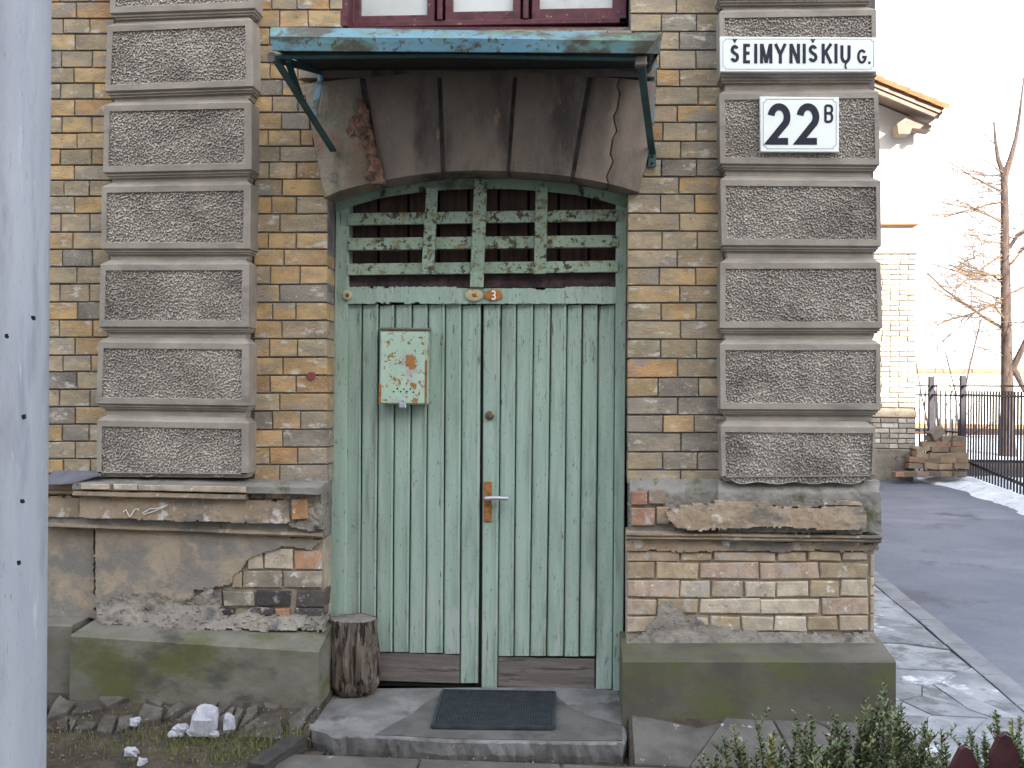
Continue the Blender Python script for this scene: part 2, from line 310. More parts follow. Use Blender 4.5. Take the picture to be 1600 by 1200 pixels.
m_picket = mat('dark_red_picket_paint', (.035,.013,.016), (.06,.02,.022), 14, .6, [((.05,.03,.03), 20, .6,.7)], .3, 70)
m_leaf = mat('box_leaves', (.055,.085,.035), (.12,.16,.07), 30, .45, [((.30,.29,.10), 12, .56,.66)], .1, 100, spec=.5)
m_stem = mat('shrub_stem', (.13,.11,.05), (.18,.15,.07), 30, .8)
m_red = mat('red_coping', (.40,.12,.07), (.46,.16,.10), 5, .8)
m_opp = mat('shade_house_render', (.46,.43,.38), (.52,.49,.43), 2, .9)  # walls of the unseen house added to block the sun
m_glass = mat('dark_window_glass', (.03,.04,.05), None, 2, .08, spec=.8)
m_edge = mat('old_plank_edging', (.035,.032,.03), (.06,.055,.05), 20, .9, [], .7, 60, stretch=(1,.3,3))
m_slate = mat('bent_slate_flashing', (.10,.10,.12), (.14,.14,.16), 9, .7, [((.2,.19,.18), 20, .62,.7)], .3, 60)

m_redp = mat('dark_red_paint', (.16,.045,.04), (.20,.06,.05), 30, .7)
# ------------------------------------------------------------------ ground and paving (structure)
def hgrid(name, x0, x1, ys, dz, m, nx=2, amp=0, kind='structure', parent=None, ns=3, seed=1, **kw):
    xs = np.linspace(x0, x1, nx); V = [(x, y, gz(x, y)+dz+(float(fbm(x*ns, y*ns, seed))*amp if amp else 0)) for y in ys for x in xs]
    Fq = [(j*nx+i, j*nx+i+1, (j+1)*nx+i+1, (j+1)*nx+i) for j in range(len(ys)-1) for i in range(nx-1)]
    return obj(name, V, Fq, m, parent, kind=kind, **kw)
_X = [-150,-1.101,-1.099,.184,.186,150]; _Y = [-150,-20,-4,-.561,-.559,-.55,-.27,8,12,60,260]
obj('ground', [(x, y, gz(x, y)-.012) for y in _Y for x in _X], [(j*6+i, j*6+i+1, (j+1)*6+i+1, (j+1)*6+i) for j in range(len(_Y)-1) for i in range(5)], m_soil, kind='structure')
sx0 = 1.94
hgrid('road', sx0, 4.30, [-14,-3,-.55,-.27,0,2,4,6,8.6], .006, m_asph)
hgrid('forecourt', 4.304, 20, [-14,-3,-.55,-.27,0,2,4,6.4], .004, m_asph)
kb_ = hgrid('kerb_strip', 1.835, 1.936, [-1.6,-.55,-.27,0,1,2,3,4,5,6,6.9], -.004, m_soil)
slab_later = [kb_]
hgrid('snow_field', 4.4, 40, [8.9,12,20,60], .03, m_snow, nx=10)
hgrid('side_apron', 1.262, 1.831, [-1.4,-.55,-.27,0,2,4,6.9], .000, m_soil)
def vor(poly, pts):
    out = []
    for i, p in enumerate(pts):
        c = [np.array(q, float) for q in poly]
        for j, q in enumerate(pts):
            if i == j: continue
            n = np.array(q)-np.array(p); mid = (np.array(q)+np.array(p))/2; r = []
            for k in range(len(c)):
                a, b = c[k], c[(k+1) % len(c)]; da, db = (a-mid)@n, (b-mid)@n
                if da <= 0: r.append(a)
                if da*db < 0: r.append(a+(b-a)*da/(da-db))
            c = r
            if not c: break
        if len(c) > 2: out.append(c)
    return out
def slab_pieces(poly, pts, m, parent, name, gap=.006, dz=.012, tilt=.006, jit=.012, skip=0):
    for c in vor(poly, pts):
        if random.random() < skip: continue
        cen = sum(c)/len(c); out = []
        for k in range(len(c)):
            a, b = c[k], c[(k+1) % len(c)]; n = max(1, int(np.linalg.norm(b-a)/.06))
            for u in range(n):
                q = a+(b-a)*u/n; d = cen-q; L_ = np.linalg.norm(d)+1e-6
                out.append(q+d/L_*(gap+abs(float(fbm(q[0]*9, q[1]*9, 3)))*jit))
        tx, ty, h = random.uniform(-tilt, tilt), random.uniform(-tilt, tilt), dz+random.uniform(0, .006)
        z = lambda q, e=0: gz(*q)+h+e+tx*(q[0]-cen[0])/.2+ty*(q[1]-cen[1])/.2
        n = len(out); V = [(q[0]+(cen[0]-q[0])*.02, q[1]+(cen[1]-q[1])*.02, z(q)) for q in out]+[(q[0], q[1], z(q, -.005)) for q in out]+[(q[0], q[1], gz(*q)-.03) for q in out]+[(cen[0], cen[1], z(cen, .001))]
        Fq = [(i, (i+1) % n, 3*n) for i in range(n)]+[(i, i+n, (i+1) % n+n, (i+1) % n) for i in range(n)]+[(i+n, i+2*n, (i+1) % n+2*n, (i+1) % n+n) for i in range(n)]
        obj(name, V, Fq, m, parent)
def rpts(n, x0, x1, y0, y1): return [(random.uniform(x0, x1), random.uniform(y0, y1)) for _ in range(n)]
slab_pieces([(1.83,-1.6),(1.945,-1.6),(1.945,6.9),(1.83,6.9)], [(1.885+random.uniform(-.03,.03), -1.5+i*.42+random.uniform(-.1,.1)) for i in range(20)], m_kerb, kb_, 'kerb_stone', gap=.001, dz=.014, tilt=.003, jit=.009)
ap = [o for o in bpy.data.objects if o.name == 'side_apron'][0]
slab_pieces([(1.27,-.5),(1.83,-.5),(1.83,6.8),(1.27,6.8)], rpts(30, 1.27,1.83,-.5,3.2)+rpts(9,1.3,1.8,3.2,6.8), m_pavew, ap, 'concrete_piece', jit=.0035, gap=.0004, dz=.008, tilt=.002)
m_pave2 = mat('muddy_broken_concrete', (.065,.056,.046), (.12,.108,.095), 7, .9, [((.05,.042,.033), 6, .48,.62), ((.28,.27,.26), 22, .60,.70)], .9, 50)
fa = hgrid('front_apron', .19, 1.258, [-.9,-.55,-.27,.0], .000, m_soil)
slab_pieces([(.20,-.565),(1.83,-.565),(1.83,-.24),(.20,-.24)], rpts(5, .25,1.8,-.52,-.27), m_pave, fa, 'paving_piece', gap=.002, jit=.004, dz=.006)
slab_pieces([(-2.5,-.48),(-1.12,-.50),(-1.02,-.22),(-2.5,-.22)], rpts(46, -2.5,-1.02,-.5,-.22), m_pave2, fa, 'paving_piece', gap=.008, jit=.030, dz=.006, tilt=.016, skip=.30)
for i, (x0_, x1_) in enumerate(((-1.15,-.62),(-.615,-.08),(-.075,.46),(.465,1.0),(1.005,1.5))):
    MB().bbox(x0_, x1_, -1.0, -.60, -.13, gz(0,-.6)+.016, .008).obj('paving_slab', m_pave, fa)

# ------------------------------------------------------------------ the townhouse
H = thing('townhouse', (0, 0, 0), 'ochre brick house with grey rusticated stone quoins and green double door', 'building')
XD0, XD1 = P(514, 700)[0], P(979, 700)[0]; XR = P(1366, 600, -.03)[0]
ZT = P(700, 39)[2]; XW0, XW1 = P(534, 30)[0], P(984, 30)[0]; ZA = P(750, 262)[2]
wm = MB()
wm.box(-6, XD0-.016, .009, 7, -.3, ZA); wm.box(XD1+.012, XR, .009, 7, -.3, ZA)
wm.box(-6, XR, .009, 7, ZA+.012, ZT-.02)
wm.box(-6, XW0, .009, 7, ZT-.018, 8); wm.box(XW1, XR, .009, 7, ZT-.018, 8); wm.box(XW0-.01, XW1+.01, .009, 7, ZT+1.5, 8)
wm.box(XD0-.01, XD1+.01, .36, 7, -.3, ZA+.01); wm.box(XW0-.01, XW1+.01, .5, 7, ZT-.02, ZT+1.52)
wm.obj('mortar_wall', m_mortar, H)
# bricks ---------------------------------------------------------
OCH = [(.47,.32,.155),(.45,.31,.165),(.49,.345,.18),(.45,.275,.135)]; TAN = [(.39,.31,.20),(.36,.29,.19),(.41,.33,.22)]
GRY = [(.26,.225,.18),(.285,.245,.19),(.23,.205,.17)]; PAL = [(.47,.39,.30),(.52,.45,.35),(.43,.35,.26),(.46,.35,.27)]; DRK = [(.06,.055,.055),(.09,.08,.075)]
def brick(c, Y=0.0, depth=.10, col=(.4,.3,.2), m=None, b=.0022, j=.5, parent=None, name='brick'):
    c = [(x+random.uniform(-j, j), y+random.uniform(-j, j)) for x, y in c]
    o = quadbox(c, Y+random.uniform(-.0025, .0015), Y+depth, b=b).obj(name, m or m_brick, parent or H); 
    k = random.uniform(.90, 1.10); o.color = (col[0]*k, col[1]*k, col[2]*k, 1); return o
def pick(px, py):
    side = 0 if px < 170 else (1 if px < 700 else 2)
    g = {0: .15+max(0, (py-380)/500), 1: .08+max(0, (py-600)/420), 2: .42+max(0, (py-480)/500)}[side]
    r = random.random()
    if r < g: return random.choice(GRY+TAN)
    return random.choice(OCH) if random.random() < (.7 if side < 2 else .4) else random.choice(TAN)
def course(rows, xa, xb, joints, gap=1.5, depth=.10, slope=0.0):
    """rows: y list; xa/xb functions of py; joints function(i)->list"""
    for i in range(len(rows)-1):
        y0, y1 = rows[i]+gap, rows[i+1]-gap*.6; ym = (y0+y1)/2
        js = [xa(ym)]+[q for q in joints(i) if xa(ym)+9 < q < xb(ym)-9]+[xb(ym)]
        for a, b in zip(js, js[1:]):
            f = lambda x: slope*(x-js[0])
            brick([(a+gap*.8, y0+f(a)), (b-gap*.6, y0+f(b)), (b-gap*.6, y1+f(b)), (a+gap*.8, y1+f(a))], depth=depth, col=pick(a, ym))
rows0 = [-24,3,29,53,79,106,130,155,182,208,233,258,282,307,334,363,390,417,444,472,500,527.5,555,581,608.6,636,663,690,717,740]
rows1 = [-15,15,43,70,97,124,150,175.5,202.5,228,253,279.5,306.5,334,363,389,415,444,472.6,500.6,529,558,586,614,642,671,698.7,725.7,754]
rows2 = [-8,21,49,78,108,135,164,191,220.5,248,276,303,333,361,390,418,446,473,501,530,560,590,620,648,676,706,734,757]
rj = lambda *a: [q+random.uniform(-4, 4) for q in a]
course(rows0, lambda y: 22, lambda y: 180-(y*.02), lambda i: rj(62, 117) if i % 2 else rj(44, 96, 142), slope=-.004)
def x1b(y): return 535 if y < 40 else (512 if y < 150 else (512+0*y))
# left of the door, stepping back around the arch stones
archL = lambda y: 476+(y-155)*.235 if 150 < y < 306 else (535 if y < 45 else (512 if y > 300 else 560))
course([r for r in rows1], lambda y: 396, lambda y: archL(y), lambda i: rj(440, 478 if i > 14 else 484) [:2 if i < 7 else 1] if i % 2 else rj(422, 466, 512)[:3 if i < 7 else 2], depth=.16)
archR = lambda y: 1023-(y-140)*.1 if 120 < y < 235 else (1013-(y-235)*.32 if 235 <= y < 300 else (984 if y < 45 else (980 if y >= 300 else 990)))
course([r for r in rows2], lambda y: archR(y), lambda y: 1132, lambda i: rj(1032, 1088) if i % 2 == 1 else rj(1060, 1110)[:1], depth=.16)
course([46,70,97,124], lambda y: 562, lambda y: 988, lambda i: rj(600,650,705,760,812,866,920) if i % 2 else rj(625,680,735,790,840,893,945))
# soldier lintel hidden above window is out of frame
# ------------------------------------------------------------------ quoins
NT = 256
fr = np.fft.fftfreq(NT); kx, ky = np.meshgrid(fr, fr); kr = np.hypot(kx, ky)
def bandn(f0, bw):
    z = np.fft.ifft2(np.fft.fft2(RNG.standard_normal((NT, NT)))*np.exp(-((kr-f0)/bw)**2)).real; return z/z.std()
PIT = .8*bandn(1/4.0, .15)+.22*bandn(1/10., .04)+.45*RNG.standard_normal((NT, NT))
def pitted(corners, Y, parent, name='pitted_face', wav=None, cut=None, dep=.0115, st=1.2):
    """corners tl,tr,br,bl in pixels"""
    (xa,ya),(xb,yb),(xc,yc),(xd,yd) = corners
    nx = int(abs(xb-xa)/st); ny = int(abs(yd-ya)/st); ox, oy = random.randrange(NT), random.randrange(NT)
    V = []; u0 = np.linspace(0, 1, nx+1)
    soft = fbm(np.arange(nx+1)*.05, np.zeros(nx+1)+ox, 5)
    for j in range(ny+1):
        v = j/ny
        for i in range(nx+1):
            u = u0[i]; x = (xa+(xb-xa)*u)*(1-v)+(xd+(xc-xd)*u)*v; y = (ya+(yb-ya)*u)*(1-v)+(yd+(yc-yd)*u)*v
            if wav: y = (ya+(yb-ya)*u)*(1-v)+wav(x)*v
            if cut: x = min(x, cut(y))
            h = PIT[(j+oy) % NT, (i+ox) % NT]
            e = min(i, j, nx-i, ny-j)
            d = 1/(1+math.exp(-(h-.15)*3.2))           # 1 = stone left standing
            dd = dep*(1-d)
            if e == 0: dd = dep*.2
            V.append(P(x, y, Y+dd))
    Fq = [(j*(nx+1)+i, (j+1)*(nx+1)+i, (j+1)*(nx+1)+i+1, j*(nx+1)+i+1) for j in range(ny) for i in range(nx)]
    return obj(name, V, Fq, m_pit, parent)
YF = -.105
def quoin(tl, tr, br, bl, nxt, margins, wav=None, cut=None, face=True):
    """block body corners (pixels on the front plane), nxt = y of the next block's top"""
    A, B, C, D = [P(*c, YF) for c in (tl, tr, br, bl)]
    ml, mr, mt, mbm = margins
    def lev(t, Y, ins, py=None):  # t along body 0 top..1 bottom
        if py is None: a, b = A+(D-A)*t, B+(C-B)*t
        else:
            yl, yr = py
            a = P(bl[0], yl, YF); b = P(br[0], yr, YF); a[0] = D[0]; b[0] = C[0]
        return np.array([a[0]+ins, Y, a[2]]), np.array([b[0]-ins, Y, b[2]])
    YN = YF+.034; dm = 1/355.
    L_ = []
    def top(py): # above body
        a = P(tl[0], tl[1]+py, YF); b = P(tr[0], tr[1]+py, YF); return a, b
    a, b = top(-9); L_.append((np.array([A[0]+.030, YN, a[2]]), np.array([B[0]-.030, YN, b[2]])))
    a, b = top(-1.2); L_.append((np.array([A[0]+.003, YF+.004, a[2]]), np.array([B[0]-.003, YF+.004, b[2]])))
    body_top = len(L_)
    L_.append((A, B)); L_.append((D, C))
    for dpy, Y, ins in ((1.2, YF+.004, .002), (2.0, YF+.012, .008), (5.0, YF+.012, .008), (5.6, YF+.020, .014), (8.2, YF+.020, .014), (9.0, YN, .024)):
        L_.append(lev(0, Y, ins, (bl[1]+dpy, br[1]+dpy)))
    L_.append(lev(0, YN, .028, (nxt[0]-9, nxt[1]-9)))
    mb = MB(); n = len(L_); BK = .0
    V = []
    for a, b in L_: V += [np.array([a[0], BK, a[2]]), a, b, np.array([b[0], BK, b[2]])]
    Fq = []
    for i in range(n-1):
        for k in range(3):
            if i == body_top and k == 1: continue
            Fq.append((i*4+k, (i+1)*4+k, (i+1)*4+k+1, i*4+k+1))
    Fq += [(0,1,2,3), tuple((n-1)*4+k for k in (3,2,1,0))]
    # frame round the pitted face
    o0 = len(V); ic = [(tl[0]+ml, tl[1]+mt), (tr[0]-mr, tr[1]+mt), (br[0]-mr, br[1]-mbm), (bl[0]+ml, bl[1]-mbm)]
    oc = [body_top*4+1, body_top*4+2, (body_top+1)*4+2, (body_top+1)*4+1]
    V += [P(*c, YF) for c in ic]; V += [P(*c, YF)+np.array([0, .006, 0]) for c in ic]
    for k in range(4):
        Fq.append((oc[k], oc[(k+1) % 4], o0+(k+1) % 4, o0+k)); Fq.append((o0+k, o0+(k+1) % 4, o0+4+(k+1) % 4, o0+4+k))
    o = obj('quoin_block', V, Fq, m_stone, H)
    pitted(ic if not wav else [ic[0], ic[1], br, bl], YF+.003, o, wav=wav, cut=cut)
    return o
LB = [((171,-88),(397,-99),(399,12),(172,20)),((168,40.5),(394,31),(396,134),(164,142)),((163,165),(393,160),(393,264),(161,269)),((159,292),(392,288.5),(391,388),(158,388)),
      ((157,413.5),(389.5,413),(388.5,510.5),(155,510)),((153.5,535),(389.5,537),(388.5,633.5),(150.5,630)),((152,657),(388.5,661.5),(388,739),(151,737))]
for i, b in enumerate(LB):
    nx_ = (LB[i+1][0][1], LB[i+1][1][1]) if i < 6 else (752, 756)
    quoin(*b, nx_, (8, 11, 9, 9) if i < 6 else (7, 11, 9, -2), wav=(lambda x: 741+2.5*math.sin(x*.06)+2*math.sin(x*.17)) if i == 6 else None)
RB = [((1120,-110),(1362,-113),(1364,-5),(1122,-3)),((1124,19),(1369,15),(1370,118),(1125,119)),((1124,147),(1372.5,144),(1375,257),(1125.5,255)),((1125.5,281),(1376,283),(1377,384),(1128,382.5)),((1125.5,411),(1376,410.5),(1379,512),(1125,512)),
      ((1125,538),(1376,538),(1376,640),(1126,639)),((1126,666),(1368,668),(1366,742),(1128,744))]
for i, b in enumerate(RB):
    nx_ = (RB[i+1][0][1], RB[i+1][1][1]) if i < 6 else (760, 760)
    quoin(*b, nx_, (8, 7, 9, 9) if i < 6 else (7, 4, 9, -2), wav=(lambda x: 755-14*max(0, (1165-x)/38)**2-18*max(0, (x-1335)/31)**2+1.5*math.sin(x*.11)) if i == 6 else None)
# pilaster cores (fill behind mouldings) are covered by the blocks' own sides
# ------------------------------------------------------------------ arch stones
YA = -.055
intr = [(506,309),(530,298),(560,290),(594,283),(632,275.5),(672,270),(707,267),(742,266),(792,267),(845,270.5),(895,276),(930,282),(962,290),(994,300)]
extr_y = lambda x: 112+abs(x-760)**2*.00024
def arch_poly(xa_t, xa_b, xb_t, xb_b):
    bot = [p for p in intr if xa_b < p[0] < xb_b]
    f = lambda x: np.interp(x, [p[0] for p in intr], [p[1] for p in intr])
    n = 8; tp = [(xa_t+(xb_t-xa_t)*k/n, extr_y(xa_t+(xb_t-xa_t)*k/n)) for k in range(n+1)]
    return tp, [(xa_b+(xb_b-xa_b)*k/n, float(f(xa_b+(xb_b-xa_b)*k/n))) for k in range(n+1)]
def voussoir(xa_t, xa_b, xb_t, xb_b, m, amp=.002, label=None, ya=YA, edge=None, seed=1):
    tp, bt = arch_poly(xa_t, xa_b, xb_t, xb_b); n = 8; mrow = 14; V = []
    XS = []
    for j in range(mrow+1):
        v = j/mrow
        for k in range(n+1):
            x = tp[k][0]*(1-v)+bt[k][0]*v; y = tp[k][1]*(1-v)+bt[k][1]*v
            if edge: x = edge(x, y, k/n)
            rim = .006 if k in (0, n) else 0
            V.append(P(x, y, ya+rim-float(fbm(x*.04, y*.04, seed))*amp-float(fbm(x*.2, y*.2, seed+3))*amp*.4))
    W_ = n+1; Fq = [(j*W_+k, (j+1)*W_+k, (j+1)*W_+k+1, j*W_+k+1) for j in range(mrow) for k in range(n)]
    ring = [j*W_ for j in range(mrow+1)]+[mrow*W_+k for k in range(1, W_)]+[j*W_+n for j in range(mrow-1, -1, -1)]+[k for k in range(n-1, 0, -1)]
    o0 = len(V); V += [np.array([V[i][0], .15, V[i][2]]) for i in ring]; r = len(ring)
    Fq += [(ring[i], ring[(i+1) % r], o0+(i+1) % r, o0+i) for i in range(r)]
    o = obj('arch_stone', V, Fq, m, H, smooth=True)
    if label: o['label'] = label
voussoir(474, 507, 561, 586, m_archl, .014, 'pale cracked arch stone with a broken red edge', seed=3)
voussoir(571, 597, 683, 689, m_arch); voussoir(690, 696, 802, 791, m_arch, seed=2); voussoir(809, 797, 918, 891, m_arch, seed=4)
voussoir(926, 898, 968, 949, m_arch, .003, seed=5, edge=lambda x, y, t: x+t*3*math.sin(y*.13)+t*2*math.sin(y*.31))
voussoir(970, 951, 1022, 994, m_arch, .003, 'end arch stone beside the long crack', seed=6, edge=lambda x, y, t: x+(1-t)*(3*math.sin(y*.13)+2*math.sin(y*.31))+(t*max(0, 10-abs(y-232)*.08)))
# infill behind joints
fp = [P(x, y, -.03) for x, y in intr]; ft = [P(474+(1022-474)*i/13, extr_y(474+(1022-474)*i/13), -.03) for i in range(14)]
V = fp+ft+[q+np.array([0, .15, 0]) for q in fp]+[q+np.array([0, .15, 0]) for q in ft]
obj('arch_bed', V, [(i, i+1, i+15, i+14) for i in range(13)]+[(i, i+28, i+29, i+1) for i in range(13)], m_mortar, H)
sheet('broken_mortar', [(560,150),(572,160),(578,200),(588,240),(596,262),(600,284),(586,286),(572,280),(578,255),(566,225),(555,205),(548,215),(540,205),(548,185),(562,170)], -.066, -.03, m_rustfill, H, step=2.4, amp=.012, ns=.12, jag=2)
MB().bar(P(474,120,.0), P(1022,118,.0), .04, .10).obj('arch_capping', m_arch, H)
# ------------------------------------------------------------------ left base
strip('wall_ledge', 124, 504, [(742,752,-.02),(755,763,-.165),(765,773,-.165)], m_ledgetop, H, amp=.004)
for a, b in ((126,170),(177,214),(216,384)):
    f = lambda x: 755.5+(x-124)*.021
    brick([(a,f(a)),(b,f(b)),(b,f(b)+9),(a,f(a)+9)], -.172, .05, random.choice(PAL+TAN), m_oldbrick, name='ledge_tile')
strip('ledge_fillet', 124, 390, [(767,773,-.158),(768,774,-.162),(774,780,-.162),(776,782,-.150)], m_ledge, H, amp=.002)
sheet('ledge_band', [(124,776),(390,781),(452,783),(453,815),(448,817),(420,818),(380,817.5),(340,815),(300,814),(250,812),(200,810.5),(160,809),(124,808)], -.125, -.02, m_ledge, H, step=2.6, amp=.003, jag=1.3, seed=5)
strip('ledge_soffit', 68, 504, [(778,788,-.085),(824,839,-.085)], m_ledgetop, H, amp=.003)
strip('lower_moulding', 68, 503, [(815,831,-.075),(818,834,-.098),(822,838,-.098),(824,841,-.082)], m_ledge, H, amp=.002)
sheet('ledge_rubble', [(390,757),(500,760),(504,828),(470,826),(452,822),(452,783),(390,779)], -.112, -.02, m_cement, H, step=2.8, amp=.012, ns=.09, jag=2, seed=11)
brick([(455,780),(479,779),(480,811),(456,812)], -.128, .05, (.42,.24,.12), m_oldbrick)
brick([(415,768),(440,768),(440,778),(415,778)], -.125, .05, (.40,.25,.16), m_oldbrick)
strip('side_ledge', 20, 123, [(742,745,-.02),(756,757,-.12),(763,765,-.12),(765,766,-.105),(770,771,-.11),(773,774,-.09)], m_ledge, H, amp=.002)
sheet('side_ledge_band', [(30,775),(124,777),(124,809),(30,807)], -.10, -.02, m_ledge, H, step=3, amp=.002, jag=1)
obj('flashing', [P(66,752,-.13), P(84,735,-.02), P(161,736,-.06), P(158,741,-.12), P(112,755,-.17), P(66,757,-.15)]+[P(66,752,-.13)+np.array([0,0,-.003]), P(84,735,-.02)+np.array([0,0,-.003]), P(161,736,-.06)+np.array([0,0,-.003]), P(158,741,-.12)+np.array([0,0,-.004]), P(112,755,-.17)+np.array([0,0,-.004]), P(66,757,-.15)+np.array([0,0,-.004])],
    [(0,1,2,3,4,5),(11,10,9,8,7,6)]+[(i,(i+1)%6,(i+1)%6+6,i+6) for i in range(6)], m_slate, H, label='bent grey flashing lying on the ledge beside the pole')
# plaster face with the broken corner
sheet('plaster_face', [(149,825),(330,832),(503,843),(503,846),(486,858),(444,853.5),(414,862.5),(387,873),(378,889),(363,898),(360,914),(330,919),(300,921),(304,932),(290,940),(262,936),(240,926),(200,940),(180,940),(149,945)], -.066, -.02, m_plaster, H, step=2.6, amp=.003, jag=1.2, seed=2)
sheet('side_plaster', [(30,822),(148,825),(148,966),(30,966)], -.040, -.01, m_plaster, H, step=4, amp=.003, jag=.3, seed=12)
quadbox([(150,826),(505,843),(505,968),(150,968)], -.040, .1).obj('base_mortar', m_mortar_l, H)
for c, col in (((387,410,862,889),PAL[0]),((413,456,857,888),PAL[1]),((460,503,860,889),(.46,.27,.16)),((363,377,893,919),TAN[1]),((380,440,892,918),GRY[1]),((443,503,892,918),GRY[0]),
               ((348,397,924,947),(.24,.22,.17)),((400,453,924,948),DRK[0]),((463,508,922,948),DRK[1]),((339,366,951,963),DRK[0]),((402,426,950,962),DRK[0]),((430,453,951,963),(.40,.22,.13)),((459,505,950,965),DRK[1])):
    brick([(c[0],c[2]),(c[1],c[2]+.5),(c[1],c[3]+.5),(c[0],c[3])], -.058, .09, col, m_oldbrick, b=.004, j=1.2)
sheet('cement_lumps', [(152,942),(176,936),(182,930),(205,928),(235,924),(262,932),(290,938),(312,926),(335,920),(345,924),(345,945),(338,960),(355,966),(395,952),(400,964),(430,966),(460,963),(506,968),(506,985),(400,985),(322,984),(300,985),(152,975)], -.072, -.02, m_cement, H, step=2.6, amp=.016, ns=.075, jag=2.5, seed=21, slope=lambda x, y: -max(0, y-945)*.0016)
# plinth blocks
def plinth(pt, mm, name='plinth_block'):
    """pt: (x,y_top_front) l,r ; (y_back) l,r ; (y_bottom) l,r ; Y"""
    (xl, yl), (xr, yr), (bl_, br_), (ll, lr), Y, Yb = pt
    V = []; n = 20
    XL, XR = P(xl, yl, Y)[0], P(xr, yr, Y)[0]
    for i in range(n+1):
        t = i/n; px = xl+(xr-xl)*t
        rows = [P(px, bl_+(br_-bl_)*t, Yb), P(px, yl-2+(yr-yl)*t, Y+.010), P(px, yl+1.5+(yr-yl)*t, Y), P(px, ll+(lr-ll)*t, Y-.004)]
        e = float(fbm(px*.04, 3, 8))*.004
        for k, q in enumerate(rows): q[0] = XL+(XR-XL)*t; q[1] += e*(k > 0); V.append(q)
        q = rows[-1].copy(); q[2] -= .15; V.append(q); q = q.copy(); q[1] = .1; V.append(q); q = rows[0].copy(); q[1] = .1; V.append(q)
    k = 7; Fq = [(i*k+j, (i+1)*k+j, (i+1)*k+(j+1) % k, i*k+(j+1) % k) for i in range(n) for j in range(k)]+[tuple(range(k)), tuple(n*k+j for j in range(k))[::-1]]
    return obj(name, V, Fq, mm, H)
plinth(((110,993),(498,1018),(966,975),(1070,1104),-.27,-.05), m_plinth)
plinth(((30,975),(112,978),(960,963),(1050,1058),-.19,-.03), m_plinth)
plinth(((973,1033),(1400,1034),(1000,1000),(1113,1106),-.27,-.05), m_plinthd)
# ------------------------------------------------------------------ right base
sheet('pilaster_base', [(984,750),(1120,748),(1132,752),(1375,752),(1377,800),(1377,834),(984,830)], -.098, .0, m_ledgetop, H, step=3, amp=.008, ns=.08, jag=1.2, seed=31, slope=lambda x, y: .05*max(0, (770-y)/20) if x > 1120 else .03+.05*max(0, (770-y)/20))
for c, col in (((986,1012,768,790),(.33,.18,.12)),((986,1024,794,822),(.36,.22,.15)),((1027,1046,792,820),(.30,.22,.15)),((1014,1040,765,788),(.28,.22,.17))):
    brick([(c[0],c[2]),(c[1],c[2]),(c[1],c[3]),(c[0],c[3])], -.090, .06, col, m_oldbrick, b=.004, j=1.5)
sheet('ledge_fragment', [(1118,783),(1150,786),(1200,784),(1260,787),(1310,783),(1345,786),(1346,790),(1300,790),(1250,793),(1200,790),(1150,792),(1118,788)], -.135, -.05, m_ledge, H, step=2.2, amp=.003, jag=1)
sheet('ledge_band', [(1042,802),(1065,792),(1120,789),(1200,792),(1260,794),(1342,791),(1354,800),(1354,823),(1340,828),(1290,829),(1240,824),(1180,822),(1130,827),(1090,830),(1060,825),(1044,812)], -.140, -.04, m_ledge, H, step=2.6, amp=.005, jag=1.6, seed=7, label='torn pale ledge plaster on the corner pilaster')
strip('lower_moulding', 979, 1378, [(829,835,-.075),(833,838,-.112),(836,841,-.112),(838,843,-.098),(841,846,-.104),(843,849,-.08)], m_ledge, H, amp=.002)
sheet('plaster_face', [(978,843),(1374,849),(1374,860),(1330,862),(1280,859),(1220,863),(1160,860),(1080,863),(1020,859),(978,862)], -.068, -.02, m_ledge, H, step=2.5, amp=.003, jag=1.2, seed=44)
quadbox([(979,846),(1366,849),(1366,1004),(979,1004)], -.040, .1).obj('base_mortar', m_mortar_l, H)
RW = [(863,877,[978,1062,1115,1214,1262,1316,1357]),(880,905,[978,1025,1092,1186,1281,1357]),(908,933,[978,1062,1112,1163,1213,1264,1313,1358]),(936,960,[978,1027,1092,1188,1282,1358]),(964,987,[978,1058,1108,1159,1209,1261,1310,1358])]
for y0, y1, js in RW:
    for a, b in zip(js, js[1:]): brick([(a+1.6,y0),(b-1.6,y0),(b-1.6,y1),(a+1.6,y1)], -.056, .09, random.choice(PAL+PAL+TAN), m_oldbrick, b=.005, j=1.9)
for y0, y1 in ((868,900),(903,930),(933,958),(961,986)): brick([(1360,y0),(1366,y0),(1366,y1),(1360,y1)], -.052, .12, random.choice(PAL), m_oldbrick, b=.003)
sheet('cement_patch', [(978,1004),(995,996),(1012,985),(1025,964),(1032,946),(1046,940),(1060,952),(1075,964),(1100,974),(1140,983),(1180,989),(1250,990),(1310,993),(1366,990),(1368,1008),(978,1008)], -.070, -.02, m_cement, H, step=2.6, amp=.006, jag=2, seed=23, slope=lambda x, y: -max(0, y-985)*.0008)
